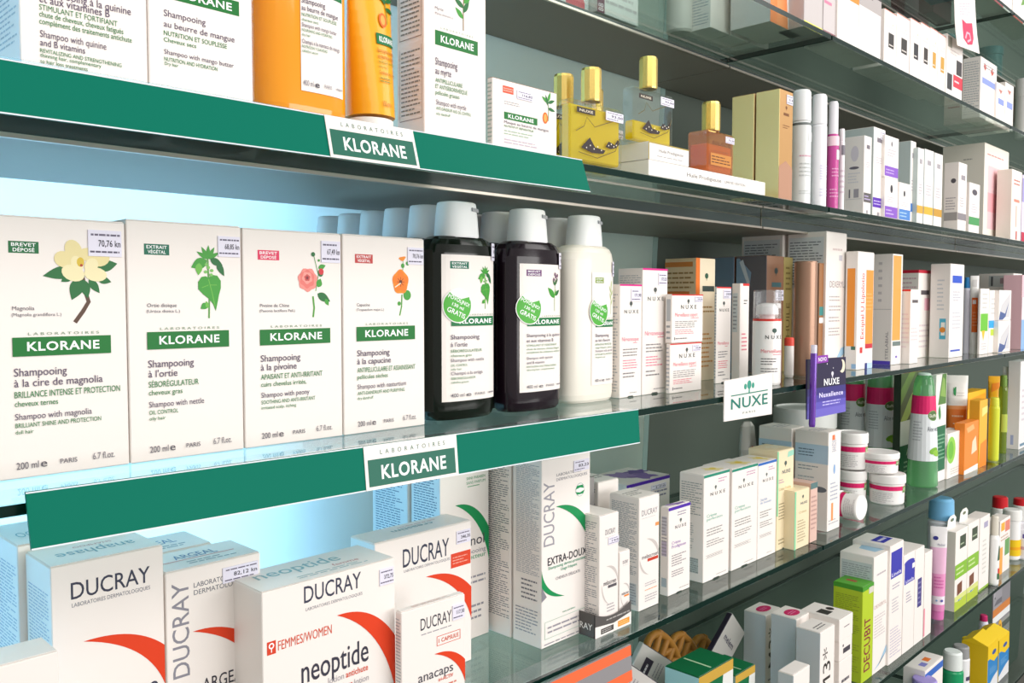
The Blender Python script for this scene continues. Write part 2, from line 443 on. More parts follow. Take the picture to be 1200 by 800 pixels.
def box(name, label, cat, sh, Y, uL, uR, vT, ub=None, d=None, col=WHITE, front=(), left=(), top=(), group=None, h=None, yaw=0.0, st=None, flap=None, lcol=None, tcol=None, notch=False, z0=None, rough=.42, metal=0.0, X0=None, wd=None, rcol=None):
    """a carton standing on level sh: its front (at depth Y) spans photo columns uL..uR, its front left top corner shows at row vT"""
    X = baseX(uL, Y, sh + .03) if X0 is None else X0
    wdt = (baseX(uR, Y, sh + .03) - X) if wd is None else wd
    zb = sh if z0 is None else z0
    if h is None:
        h = at(uL, vT, Y).z - zb
    if d is None:
        d = hit(ub, X, zb + h * .6) - Y
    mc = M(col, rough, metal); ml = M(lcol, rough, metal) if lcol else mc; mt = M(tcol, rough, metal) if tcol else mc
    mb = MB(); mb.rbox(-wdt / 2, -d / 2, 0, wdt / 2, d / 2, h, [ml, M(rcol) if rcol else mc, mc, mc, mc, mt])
    SF = Flat((-wdt / 2, -d / 2, 0), (1, 0, 0), (0, 0, 1), wdt, h); SL = Flat((-wdt / 2, d / 2, 0), (0, -1, 0), (0, 0, 1), d, h); ST = Flat((-wdt / 2, -d / 2, h), (1, 0, 0), (0, 1, 0), wdt, d)
    put(mb, SF, front); put(mb, SL, left)
    if notch:
        put(mb, SF, [P([(.36, 0.0005), (.64, 0.0005), (.6, .012), (.4, .012)], '3a4640')])
    if flap is None:
        put(mb, ST, top)
    o = mb.build(name, None, (X + wdt / 2, Y + d / 2, EYE + zb + 0.0002), yaw)
    tag(o, label, cat, group)
    if flap is not None:                   # tuck-in lid of the carton
        fb = MB(); t = 0.0008
        fb.rbox(-wdt / 2 + .0006, -d / 2 + .0012, h + .0001, wdt / 2 - .0006, d / 2 - .001, h + t, mt, .0002)
        put(fb, Flat((-wdt / 2, -d / 2, h + t), (1, 0, 0), (0, 1, 0), wdt, d), list(top) + [R(.01, .004, .99, .012, 'b9b4ae')])
        fb.build('lid_flap', o)
    if st:
        sticker(o, SF, *st)
    o['_dims'] = (X, wdt, Y, d, zb, h)
    return o
def cxy(uL, uR, Yc, Z):
    """centre X and radius of a round thing whose outline spans columns uL..uR"""
    v = proj(Vector((at((uL + uR) / 2, 400, Yc).x, Yc, Z)))[1]
    p = at((uL + uR) / 2, v, Yc); a = ray(uL, v); b = ray(uR, v); a.z = b.z = 0
    return p.x, math.hypot(p.x, p.y) * math.tan(a.angle(b) / 2)
# ------------------------------------------------------------------ the shelving wall
def slab(name, x0, y0, z0, x1, y1, z1, mats, b=0.0006, parent=None):
    mb = MB(); mb.rbox(x0, y0, z0, x1, y1, z1, mats, b)
    return mb.build(name, parent)
JX = 1.19                                 # joint between two bays
def wallpiece(name, x0, x1, mat, th=0.008, z0=-1.45, z1=1.1):
    mb = MB(); a, b = wallY(z0), wallY(z1)
    mb.hexa([(x0, a, z0 + EYE), (x1, a, z0 + EYE), (x1, a + th, z0 + EYE), (x0, a + th, z0 + EYE), (x0, b, z1 + EYE), (x1, b, z1 + EYE), (x1, b + th, z1 + EYE), (x0, b + th, z1 + EYE)], mat)
    return tag(mb.build(name), kind='structure')
o = slab('floor', -3, -3, -0.05, 5, 1.3, 0, M('6f6a63', .5)); tag(o, kind='structure')
wallpiece('wall_back', 1.237, 3.9, M('535d54', .55)); 
wallpiece('wall_panel_lit', -1.2, 1.222, opal(), 0.004)
wallpiece('wall_divider', 1.2225, 1.2365, M('86a09a', .4), 0.012)
o = slab('wall_light_block', -3, 1.13, 0, 5, 1.2, 2.8, M('b9bab6', .6)); tag(o, kind='structure')  # unseen backing added behind the panel to keep lamp light from leaking
EDGE = M('0a2620', .2, spec=.12)
def shelf(level, names, zt, yb, thick, boards=True):
    for (x0, x1), lab in zip(((-1.1, JX - .002), (JX + .002, 2.064), (2.068, 3.7)), names):
        if lab is None: continue
        zb = zt - .0078
        o = slab('glass_shelf', x0, YF, zb + EYE, x1, wallY(zt) - .002, zt + EYE, [EDGE, EDGE, EDGE, EDGE, SHEET, SHEET])
        tag(o, lab, 'shelf', 'glass shelves of the wall unit')
        if boards:
            slab('support_board', x0, yb + .002, zb - thick + EYE, x1, wallY(zb) - .002, zb - .0004 + EYE, [M('89847a', .5), M('89847a', .5), M('46504f', .12), M('89847a', .5), M('89847a', .5), M('89847a', .5)], .0006, o)
            slab('metal_trim', x0, yb - .0015, zb - thick - .0006 + EYE, x1, yb + .0015, zb - thick + .0028 + EYE, M('c9bfb4', .3, .8), .0004, o)
shelf('top', (None, 'highest glass shelf in the upper corner, seen from below with red-edged cartons on it', 'highest glass shelf, its far length beyond the joint'), ZZ, .70, .008)
shelf('a', ('green glass shelf high above the perfume bottles, near length', 'glass shelf under the row of cartons with black window labels', 'far length of the glass shelf under the black window cartons'), ZA + .006, .70, .008)
shelf('b', ('glass shelf carrying the perfume bottles behind the upper green rail', 'glass shelf under the white and purple skincare cartons', 'far length of the glass shelf under the skincare cartons'), ZB, .641, .0164)
shelf('c', ('glass shelf carrying the four flower shampoo cartons', 'glass shelf under the tall orange-panelled medicine cartons', 'far length of the glass shelf with the orange-panelled cartons'), ZC, .66, .012, False)
shelf('d', ('glass shelf carrying the cartons with red and green swooshes', 'glass shelf under the aloe bottles and white tubs', 'far length of the glass shelf with the aloe bottles'), ZD, .66, .012, False)
shelf('e', ('low glass shelf under the dark green cartons', 'low glass shelf under the green and white ointment cartons', 'far length of the low glass shelf with white spray bottles'), ZE, .66, .012, False)
shelf('f', (None, 'lowest glass shelf under the yellow and blue hanging packs', 'far length of the lowest glass shelf'), ZF, .66, .012, False)

# ------------------------------------------------------------------ price rails along the shelf fronts
TEAL = M('006f5a', .45, spec=.06)
def rail(label, tl, bl, tr, br, Y, parts, lip=True):
    """folded plastic strip; corners are tl, bl, tr, br as (column, row) with the depth Y=(top, bottom)"""
    A = at(tl[0], tl[1], Y[0]); B = at(bl[0], bl[1], Y[1]); Cc = at(tr[0], tr[1], Y[0]); Dd = at(br[0], br[1], Y[1])
    e = Vector((0, 0, EYE)); A, B, Cc, Dd = A + e, B + e, Cc + e, Dd + e
    t = Vector((0, .0022, 0)); mb = MB()
    mb.hexa([B, Dd, Dd + t, B + t, A, Cc, Cc + t, A + t], TEAL if parts != 'grey' else M('8d8a8c', .3, 0, .3))
    o = mb.build('price_rail'); tag(o, label, 'shelf rail')
    S = Quad(B, Dd, A, Cc)
    pb = MB(); put(pb, S, [R(0, .0, 1, .028, 'dfe4ea'), R(0, .975, 1, 1, 'dfe4ea')] if parts != 'grey' else [R(0, .70, 1, .98, 'f0683a'), R(0, .0, 1, .3, 'f0683a')])
    pb.build('edge_lines', o)
    if lip:                                # clear plastic lip lying back on the glass
        lb = MB(); y2 = YF + .02
        lv = min((ZA + .006, ZB, ZC, ZD, ZE), key=lambda l: abs(l + EYE - A.z)); q = [Vector((p.x, p.y + .0022, max(p.z - .0006, lv + EYE + .0008))) for p in (A, Cc)]
        lv = min((ZA + .006, ZB, ZC, ZD, ZE), key=lambda l: abs(l + EYE - A.z)); zc = lambda p: Vector((p.x, y2, lv + EYE + .0008))
        lb.add([q[0], q[1], zc(q[1]), zc(q[0])], [(0, 1, 2, 3)], CLEARP)
        lb.build('clear_lip', o)
    return o, S
class Quad:
    curved = False
    def __init__(s, B, D_, A, C_):
        s.B, s.D, s.A, s.C = B, D_, A, C_; s.w = (D_ - B).length; s.h = (A - B).length; s.n = (D_ - B).cross(A - B).normalized()
    def pt(s, x, y, off):
        a, b = x / s.w, y / s.h
        return s.B * (1 - a) * (1 - b) + s.D * a * (1 - b) + s.A * (1 - a) * b + s.C * a * b + s.n * off
def railcard(o, S, x0, x1):
    mb = MB(); p = [S.pt(x0 * S.w, .005 * S.h, .0002), S.pt(x1 * S.w, .005 * S.h, .0002), S.pt(x1 * S.w, .995 * S.h, .0002), S.pt(x0 * S.w, .995 * S.h, .0002)]
    n = S.n * .0006
    mb.hexa([p[0], p[1], p[2], p[3]] + [q + n for q in p], WHITE)
    S2 = Quad(p[0] + n, p[1] + n, p[3] + n, p[2] + n)
    put(mb, S2, [R(.03, .07, .97, .68, '06624e'), T('L  A  B  O  R  A  T  O  I  R  E  S', .16, .78, .86, .88, '4c7a6a'), T('KLORANE', .16, .22, .86, .52, 'ffffff', 0, 2)])
    mb.build('name_card', o)
def rx(o, S, u, Y):
    return (at(u, 400, Y).x - S.B.x) / (S.D.x - S.B.x)
o, S = rail('long teal price rail on the upper shelf, under the orange shampoo bottle', (-60, 57.5), (-60, 124.5), (682, 187), (692, 225), (.5295, .5255), 'teal')
xs = [((at(u, v, .527).x) - S.B.x) / (S.D.x - S.B.x) for u, v in ((385.5, 160), (490, 176))]
railcard(o, S, xs[0], xs[1])
o, S = rail('long teal price rail below the four flower shampoo cartons', (30, 577), (37, 645), (748, 479), (750, 519), (.5295, .5235), 'teal')
xs = [((at(u, v, .527).x) - S.B.x) / (S.D.x - S.B.x) for u, v in ((425.5, 548), (533.5, 530))]
railcard(o, S, xs[0], xs[1])
o, S = rail('grey price rail with orange stripes at the foot of the swoosh cartons', (300, 962), (300, 1040), (739, 754.5), (741, 797), (.5295, .5245), 'grey')

# ------------------------------------------------------------------ designs
GB = '007026'
def klor(kind, tagt, tagc, body, latin):
    c = [R(.14, .862, .35, .907, tagc), T(tagt[0], .16, .888, .33, .901, 'ffffff', 0, 1), T(tagt[1], .17, .868, .32, .881, 'ffffff', 0, 1),
         G(kind, .69 if kind != 'magnolia' else .65, .595, .315), T(latin[0], .155, .645, .155 + .23 * min(1.25, len(latin[0]) / 12), .66, '6d6771'), T(latin[1], .15, .622, .15 + .25 * min(1.4, len(latin[1]) / 16), .634, '6d6771'),
         T('L A B O R A T O I R E S', .26, .549, .78, .559, '7f9a80'), R(.15, .468, .87, .541, GB), T('KLORANE', .25, .489, .78, .522, 'ffffff', 0, 2)]
    ys = [(.393, .423), (.352, .381), (.31, .334), (.277, .298), (.226, .25), (.196, .213), (.172, .186)]
    for (t, xe, col), (y0, y1) in zip(body, ys):
        c.append(T(t, .155, y0, xe, y1, col))
    c += [T('200 ml', .155, .036, .31, .062, '6b6670'), T('e', .325, .036, .37, .066, '57525c'), T('PARIS', .465, .04, .59, .058, '6b6670'), T('6.7 fl.oz.', .71, .04, .88, .066, '7c777f')]
    return c
PU, GT = '5f5268', '3a7f4a'
SIDE = [L(.08, .06, .92, .94, 46, '9aa0a8')]
def side(n, col='b0b4b9', x0=.08, x1=.92, y0=.05, y1=.95): return [L(x0, y0, x1, y1, int(n * 1.4), col)]

# ------------------------------------------------------------------ shelf with the four flower cartons
Yc = .61
boxes = [
    ('magnolia', -9, 151.5, 252, ('BREVET', 'DÉPOSÉ'), '0f6a38', [('Shampooing', .53, PU), ('à la cire de magnolia', .8, PU), ('BRILLANCE INTENSE ET PROTECTION', .935, GT), ('cheveux ternes', .46, GT), ('Shampoo with magnolia', .71, PU), ('BRILLIANT SHINE AND PROTECTION', .78, GT), ('dull hair', .28, GT)], ('Magnolia', '(Magnolia grandiflora L.)'), 'white shampoo carton showing a cream magnolia flower', ('70,76 kn', .71, .86, .97, .965)),
    ('nettle', 152.5, 286, 258, ('EXTRAIT', 'VÉGÉTAL'), '0c6a50', [('Shampooing', .545, PU), ("à l'ortie", .4, PU), ('SÉBORÉGULATEUR', .585, GT), ('cheveux gras', .44, GT), ('Shampoo with nettle', .63, PU), ('OIL CONTROL', .4, GT), ('oily hair', .29, GT)], ('Ortie dioïque', '(Urtica dioica L.)'), 'white shampoo carton showing a green nettle sprig', ('68,85 kn', .78, .865, .985, .955)),
    ('peony', 287, 402, 268, ('BREVET', 'DÉPOSÉ'), 'e0325e', [('Shampooing', .55, PU), ('à la pivoine', .51, PU), ('APAISANT ET ANTI-IRRITANT', .78, GT), ('cuirs chevelus irrités,', .61, GT), ('Shampoo with peony', .64, PU), ('SOOTHING AND ANTI-IRRITANT', .7, GT), ('irritated scalp, itching', .5, GT)], ('Pivoine de Chine', '(Paeonia lactiflora Pall.)'), 'white shampoo carton showing a pink peony', ('67,49 kn', .78, .86, .985, .965)),
    ('nasturtium', 403, 498.5, 275, ('EXTRAIT', 'VÉGÉTAL'), 'c23a38', [('Shampooing', .545, PU), ('à la capucine', .56, PU), ('ANTIPELLICULAIRE ET ASSAINISSANT', .87, GT), ('pellicules sèches', .52, GT), ('Shampoo with nasturtium', .75, PU), ('ANTI-DANDRUFF AND PURIFYING', .73, GT), ('dry dandruff', .34, GT)], ('Capucine', '(Tropaeolum majus L.)'), 'white shampoo carton showing an orange nasturtium', ('70,76 kn', .78, .865, .985, .955)),
]
for kind, uL, uR, vT, tg, tc, body, lat, lab, stx in boxes:
    box('shampoo_carton', lab, 'shampoo box', ZC, Yc, uL, uR - .8, vT, d=.052, front=klor(kind, tg, tc, body, lat), left=side(40), group='flower shampoo cartons', st=(stx[1], stx[2], stx[3], stx[4], stx[0]), flap=True)

def shampoo_bottle(label, X, Y, a, b, hb, hc, bodymat, z, lab_cmds, lx0, lx1, lz0, lz1, group, promo=True, pcx=0.0, cap='fbfbfb', sheer=None):
    r = empty('shampoo_bottle', (X, Y, EYE + z + .0002)); tag(r, label, 'shampoo bottle', group)
    mb = MB(); n = 2.7
    prof = [(0, .9, bodymat), (.003, .97, bodymat), (.009, 1, bodymat), (hb - .016, 1, bodymat), (hb - .008, .965, bodymat), (hb - .003, .88, bodymat), (hb, .74, bodymat), (hb + .001, .55, bodymat)]
    mb.lathe(prof, a, b, n, 56); mb.build('body', r)
    cb = MB(); cm = M(cap, .3)
    cb.lathe([(hb - .0005, .53, cm), (hb + .001, .54, cm), (hb + hc * .5, .51, cm), (hb + hc - .003, .475, cm), (hb + hc - .0008, .46, cm), (hb + hc, .42, cm)], a, b * 1.6, 2.5, 48)
    q = hb + hc * .79; zz = -b * 1.6 * .49
    cb.hexa([(a * .14, zz - .0012, q - .0016), (a * .4, zz + .0022, q - .0022), (a * .4, zz + .006, q - .0022), (a * .14, zz + .006, q - .0016), (a * .14, zz - .0008, q + .0018), (a * .4, zz + .0026, q + .0012), (a * .4, zz + .006, q + .0012), (a * .14, zz + .006, q + .0018)], M('a9aaae', .5))
    cb.build('cap', r)
    if lab_cmds:
        lb = MB(); S = Oval((lx0 + lx1) / 2, lz0, lx1 - lx0, lz1 - lz0, a + .0003, b + .0003, n)
        put(lb, S, [R(0, 0, 1, 1, WHITE)] + lab_cmds); lb.build('label', r)
    if promo:
        pr = .0168; cx = pcx; cz = lz0 + (lz1 - lz0) * .655
        pb = MB(); S = Oval(cx, cz - pr, 2 * pr, 2 * pr, a + .0011, b + .0011, n)
        put(pb, S, [D(.5, .5, .5, 'f4f3ef')] + [P([(.5 + .47 * math.cos(math.radians(g)), .5 + .47 * math.sin(math.radians(g))) for g in range(150, 381, 6)], '4fae3c')] +
            [P([(.1, .74), (.28, .53), (.62, .44), (.955, .55), (.9, .74), (.6, .68), (.3, .8), (.22, .88)], '4fae3c') ,
             T('POVOLJNO!', .15, .585, .93, .69, 'ffffff', -22, 1), T('130 ml', .28, .43, .7, .52, 'ffffff', -22, 1), T('GRATIS', .12, .225, .76, .36, 'ffffff', -22, 1)])
        pb.build('promotion_sticker', r)
        sb = MB(); S = Oval(a * .86, lz1 - .004, .013, .017, a + .0012, b + .0012, n)
        put(sb, S, [R(0, 0, 1, 1, 'e9e5f4'), L(.1, .7, .9, .9, 1, '6a6478'), T('93,50', .3, .4, .95, .6, '2a2638', 0, 1), L(.1, .1, .9, .3, 1, '6a6478')]); sb.build('price_sticker', r)
    return r
def bottle_label(kind, tagt, tagc, lines, band='00703a'):
    c = [R(.12, .905, .44, .955, tagc), T(tagt[0], .15, .934, .41, .948, 'ffffff', 0, 1), T(tagt[1], .15, .911, .41, .925, 'ffffff', 0, 1), G(kind, .76, .63, .3 if kind != 'oat' else .27),
         T('L A B O R A T O I R E S', .45, .587, .97, .597, '7f9a80'), R(.13, .515, .96, .58, band), T('KLORANE', .26, .532, .9, .563, 'ffffff', 0, 3)]
    y = .455
    for t, xe, col, hh in lines:
        c.append(T(t, .12, y - hh, xe, y, col)); y -= hh * 1.55 + .004
    c += [T('400 ml', .12, .03, .34, .055, '6b6670'), T('e', .38, .03, .47, .058, '57525c'), T('PARIS', .54, .033, .74, .05, '6b6670'), L(.82, .03, .95, .055, 1, '7c777f')]
    return c
def place_oval(uL, uR, vT, Y):
    x0 = at(uL, 420, Y).x; x1 = at(uR, 420, Y).x
    return (x0 + x1) / 2
Yb = .632; pitch = .0415
NET = M('0d140c', .12, 0, .12); QUI = M('1c1119', .12, 0, .12); MILK = M('efe9dc', .28, 0, .2)
X = .567; a_, b_ = .0425, .0202
H = at(540, 238.5, Yb).z - ZC
net = shampoo_bottle('dark green shampoo bottle with nettle label, front of its row', X, Yb, a_, b_, H - .034, .034, NET, ZC,
    bottle_label('nettle', ('EXTRAIT', 'VÉGÉTAL'), '0c6a50', [('Shampooing', .63, PU, .03), ("à l'ortie", .4, PU, .03), ('SÉBORÉGULATEUR', .68, GT, .018), ('cheveux gras', .48, GT, .016), ('Shampoo with nettle', .72, PU, .022), ('OIL CONTROL', .4, GT, .015), ('oily hair', .3, GT, .013), ('Champú a la ortiga', .69, PU, .022), ('SEBORREGULADOR', .55, GT, .015), ('cabellos grasos', .42, GT, .013)]),
    at(520.5, 400, .6125).x - X, .0365, .018, .158, 'nettle shampoo bottles in a row', pcx=at(537, 400, .6115).x - X)
ROW = ['second', 'third', 'fourth', 'fifth']
for i in range(1, 6):
    c = copy_tree(net); c.location.y += pitch * i
    c['label'] = ('white-capped nettle shampoo bottle, %s from the front of its row' % ROW[i - 1]) if i < 5 else 'white-capped nettle shampoo bottle standing last of its row'
X = .6615
H = at(624, 247, Yb - .006).z - ZC
qui = shampoo_bottle('dark purple-brown shampoo bottle with quinine label, front of its row', X, Yb - .006, .0424, b_, H - .034, .034, QUI, ZC,
    bottle_label('quinine', ('BREVET', 'DÉPOSÉ'), '6b3a72', [('Shampooing à la quinine', .93, PU, .024), ('et aux vitamines B', .72, PU, .024), ('STIMULANT ET FORTIFIANT', .82, GT, .016), ('chute de cheveux, cheveux fatigués', .9, GT, .014), ('complément des traitements antichute', .92, GT, .014), ('', 0, GT, .008), ('Shampoo with quinine', .7, PU, .02), ('and B vitamins', .5, PU, .02), ('REVITALIZING AND STRENGTHENING', .8, GT, .013), ('thinning hair, complementary', .75, GT, .013)]),
    at(611, 400, .606).x - X, .0375, .020, .152, 'quinine shampoo bottles in a row', pcx=at(620.5, 400, .606).x - X)
for i in (1, 2):
    c = copy_tree(qui); c.location.y += pitch * i; c['label'] = 'white-capped quinine shampoo bottle, %s from the front of its row' % ROW[i - 1]
X = .7595; H = at(692, 254.5, Yb - .002).z - ZC
mil = shampoo_bottle('cream milky shampoo bottle with oat label, front of its row', X, Yb - .002, .0418, b_, H - .034, .034, MILK, ZC,
    bottle_label('oat', ('EXTRAIT', 'VÉGÉTAL'), '7f9a3c', [('Shampooing', .66, PU, .026), ("au lait d'avoine", .72, PU, .024), ('EXTRA-DOUX, PROTECTEUR', .8, GT, .016), ('usage fréquent, cheveux', .84, GT, .014), ('Shampoo with oat milk', .86, PU, .02), ('EXTRA-GENTLE, PROTECTIVE', .84, GT, .013), ('frequent use', .5, GT, .013)]),
    at(693, 400, .61).x - X, .0375, .019, .146, 'oat shampoo bottles in a row', pcx=at(701, 400, .61).x - X)
c = copy_tree(mil); c.location.y += pitch; c['label'] = 'cream oat shampoo bottle standing behind the front one'
# ------------------------------------------------------------------ skincare cartons right of the shampoo bottles
def tree(x, y, h, col='5f6a66', asp=1.0):
    return [D(x, y + h * .62, h * .38, col, 1.15), P([(x - .012 * asp, y), (x + .012 * asp, y), (x + .012 * asp, y + h * .5), (x - .012 * asp, y + h * .5)], col)]
def nuxe(stripe=None, name='Nirvanesque', ncol='e67f98', top=.06, lines=True, c='4f5552', ny=.47, tx0=.2, tx1=.84):
    o = []
    if stripe: o.append(R(0, .985, 1, 1, stripe))
    o += tree(.5, .80, .05, c) + [T('N U X E', tx0, .745, tx1, .775, c, 0, 1)]
    o += [T(name, .1, ny, .86, ny + .035, ncol), L(.6, ny - .025, .86, ny - .008, 1, ncol), L(.14, ny - .14, .8, ny - .06, 3, '8a8586'), L(.14, ny - .25, .8, ny - .16, 4, ncol), L(.14, ny - .33, .7, ny - .27, 2, '8a8586'), L(.45, .03, .9, .05, 1, 'a5a0a0')]
    return o
def toplines(col='b8a8c0'): return [L(.1, .3, .9, .7, 3, col)]
NG = 'skincare cartons on the shelf behind the tree sign'
PK = 'e0218a'; RD = 'd6312f'
box('skincare_carton', 'tall white carton with magenta top edge behind a smaller twin', 'skincare box', ZC, .613, 752.4, 781.5, 314, ub=724, front=nuxe(PK) , left=side(38), st=(.62, .87, .95, .965, '173,35'), notch=True)
box('skincare_carton', 'small white magenta-edged carton touching the cream shampoo bottle', 'skincare box', ZC, .612, 726, 751.6, 333, d=.04, front=nuxe(PK, ny=.5), left=side(24), st=(.5, .85, .95, .96, '171,90'), notch=True)
box('skincare_carton', 'cream and orange carton rising behind two stacked cube cartons', 'skincare box', ZC, .665, 814.5, 837, 302, ub=779, col='f4e3c6', lcol='e9c79c', front=[R(0, 0, .2, 1, 'ee7a28')] + tree(.55, .82, .06, '2f5c44') + [R(.34, .73, .95, .775, '3d4c48'), L(.3, .55, .95, .62, 2, 'b08a4a'), L(.3, .1, .9, .4, 8, 'd9a05a')], left=[R(.0, .93, .9, .97, 'd8813a'), L(.05, .55, .95, .9, 9, 'a87a4c'), R(.05, .68, .8, .73, 'de7a3a')], top=[R(0, 0, 1, 1, 'e8b98a')])
def cube_front(n): return [R(0, .975, 1, 1, RD)] + tree(.52, .8, .1, '4f5552') + [T('N U X E', .28, .7, .78, .78, '4f5552', 0, 1), T(n, .1, .54, .82, .62, 'e88090'), L(.6, .49, .86, .53, 1, 'e88090'), L(.1, .3, .8, .46, 4, '8a8586'), L(.1, .17, .7, .28, 3, 'e88090'), R(.08, .06, .1, .12, '5a5555'), L(.12, .06, .5, .12, 1, '8a8586')]
lo = box('cream_carton', 'white cube carton at the bottom of a stack of two', 'skincare box', ZC, .5990, 785, 822, 403, ub=780.5, front=cube_front('Merveillance expert'), left=side(8), st=(.7, .82, .96, .95, '245,80'))
X_, w_, Y_, d_, z_, h_ = lo['_dims']
box('cream_carton', 'white cube carton with red top edge, upper one of two stacked', 'skincare box', ZC, .5995, 791, 826, 341, d=d_ + .004, front=cube_front('Merveillance expert'), left=[R(.2, .45, .8, .9, 'b7b9bc'), L(.2, .05, .8, .4, 3, '9a9fa4')], st=(.72, .84, .97, .96, '245,80'), X0=X_ + .004, wd=w_ * .985, z0=ZC + h_ + .0006, h=h_ * .98)
box('skincare_carton', 'narrow white carton with red top edge left of the pump bottle', 'skincare box', ZC, .626, 839, 856, 336, ub=837, front=nuxe(RD, 'Merveillance', 'e88090', ny=.4), left=side(20), notch=True, st=(.45, .88, .95, .97, '219,90'))
box('skincare_carton', 'white carton with grey printed side standing just left of the pump bottle', 'skincare box', ZC, .625, 866.5, 877, 332, ub=857.5, front=[R(.3, .975, 1, 1, RD), L(.4, .78, .8, .84, 2, '5a5f5d'), L(.2, .3, .8, .5, 5, 'e88090')], left=[R(.1, .5, .7, .9, 'd4dadb'), L(.15, .52, .65, .88, 9, '8f9499')])
BZ = '8a6a58'
b1 = box('bronze_carton', 'shrink-wrapped bronze carton behind the pump bottle, front one of two', 'skincare box', ZC, .655, 897, 917, 299, ub=862.5, col='a37a62', lcol='6d6468', rough=.22, metal=.35, front=tree(.55, .83, .07, '2d3c3a') + [R(.3, .735, .85, .775, '3c6064')], left=[P([(.0, .62), (.36, .5), (.5, .86), (.1, .98), (0, .98)], '7e93a8'), P([(.1, .95), (.22, .97), (.45, .78), (.4, .74)], 'c3c7cc')], st=(.52, .62, .98, .71, '224'))
X_, w_, Y_, d_, z_, h_ = b1['_dims']
box('bronze_carton', 'blue-grey sided bronze carton hidden behind its shrink-wrapped twin', 'skincare box', ZC, Y_ + d_ + .004, 0, 0, 0, d=.052, X0=X_, wd=w_, h=h_, col='a37a62', lcol='6f7f92', rough=.25, metal=.3)
box('gold_carton', 'narrow pale gold carton with vertical text beside the bronze tube', 'skincare box', ZC, .66, 917.5, 927.5, 301, d=.05, col='b9a76a', rough=.3, metal=.35, front=[T('HUILE', .3, .3, .7, .6, '6b5a2c', 90), L(.2, .7, .8, .93, 5, '7a6a3a')])
# pump bottle with clear cap
Yp = .575; X, r = cxy(881.5, 915.5, Yp, ZC + .05)
p = empty('pump_bottle', (X, Yp, EYE + ZC + .0002)); tag(p, 'white pump bottle under a clear cap with a red ring', 'pump bottle')
hz = at(898, 415, Yp - r * .6).z; zt = at(898, 340, Yp).z - ZC; zm = at(898, 373.5, Yp).z - ZC
PW = M('f6f2ee', .25, 0, .3)
mb = MB(); mb.lathe([(0, .93, PW), (.003, 1, PW), (zm - .003, 1, PW), (zm - .003, .99, M('d63a30', .3)), (zm, .99, M('d63a30', .3))], r, seg=48); mb.build('body', p)
mb = MB(); mb.lathe([(zm, .55, PW), (zm + .006, .55, PW), (zm + .006, .8, PW), (zm + .017, .76, PW), (zm + .02, .6, PW), (zm + .0215, .3, PW)], r, seg=32)
mb.rbox(-.0025 + .002, -r * .85, zm + .014, .0085, 0, zm + .021, PW, .001); mb.build('pump_head', p)
mb = MB(); mb.lathe([(zm + .0004, .965, CLEARP), (zt - .002, .95, CLEARP), (zt, .88, CLEARP), (zt, .02, CLEARP)], r, seg=48, cap=False); mb.build('clear_cap', p)
lb = MB(); S = Round(r + .0002, 0, zm, r * 1.9, -2.2)
put(lb, S, tree(.55, .77, .09, '3f5a50') + [T('N U X E', .2, .7, .92, .755, '4f5552', 0, 1), T('Merveillance', .05, .49, .95, .545, 'e06a78'), L(.5, .45, .92, .48, 1, 'e88090'), L(.05, .3, .65, .42, 3, '777374'), L(.05, .19, .7, .27, 2, '777374')]); lb.build('printing', p)
# bronze can and its neighbours
Yk = .60; X, r = cxy(929.5, 957, Yk, ZC + .06); zt = at(943, 305, Yk - r).z - ZC
BR = M('a4806a', .3, .35)
k = empty('bronze_spray_can', (X, Yk, EYE + ZC + .0002)); tag(k, 'bronze cylindrical spray bottle beside the purple tester card', 'spray bottle')
mb = MB(); mb.lathe([(0, .95, BR), (.003, 1, BR), (zt * .80, 1, BR), (zt * .80, .97, BR), (zt * .803, .97, BR)], r, seg=40); mb.build('body', k)
mb = MB(); mb.lathe([(zt * .803, 1.0, BR), (zt - .002, .995, BR), (zt, .94, BR)], r, seg=40); mb.build('cap', k)
box('orange_brown_carton', 'slim copper carton edge right of the bronze spray bottle', 'skincare box', ZC, .612, 958.5, 966, 308, d=.03, col='b07a50', lcol='8c6a52', front=[R(.1, .52, .95, .6, '3c8a86'), R(.1, .45, .95, .5, 'f0efee')], rough=.3, metal=.3)
box('purple_carton', 'lilac-topped white carton behind the bronze spray bottle', 'skincare box', ZC, .69, 933, 946, 302, d=.04, front=[R(0, .95, 1, 1, '9a6ac0')], col='e9e2ef', tcol='9a6ac0')
tb = MB(); CT = M('e3dcd6', .3)
X, r = cxy(918.5, 930, .603, ZC); zt = at(924, 397, .603).z - ZC
tb.lathe([(0, .8, CT), (.004, 1, CT), (zt * .82, 1, CT), (zt * .82, 1.03, M('dd4a3a', .35)), (zt, 1.0, M('dd4a3a', .35)), (zt + .002, .8, M('dd4a3a', .35))], r, seg=24)
tag(tb.build('small_tube', None, (X, .603, EYE + ZC + .0002)), 'little whitish tube with red cap between pump bottle and bronze can', 'tube')
DX = [L(.06, .08, .94, .88, 34, '9aa0a6')]
b1 = box('tall_carton', 'tall white emollient carton behind the purple tester card', 'medicine box', ZC, .608, 966.5, 990, 271, ub=922.5, front=[L(.3, .86, .8, .9, 1, 'd9c3c0'), R(.62, .8, .78, .84, 'c8c4cc'), T('DEXERYL', .18, .605, .9, .65, '9a9498'), L(.16, .5, .7, .55, 2, 'b5b0b2'), L(.16, .43, .75, .48, 2, 'b5b0b2'), L(.16, .35, .7, .4, 2, 'b5b0b2'), L(.16, .25, .7, .32, 3, 'b5b0b2'), P([(.45, .05), (.98, .12), (.98, .17), (.8, .16)], 'a9cfe8')], left=[R(.03, .6, .93, .965, 'dfe3e6'), L(.06, .62, .9, .94, 16, '767d84')], flap=True)
X_, w_, Y_, d_, z_, h_ = b1['_dims']
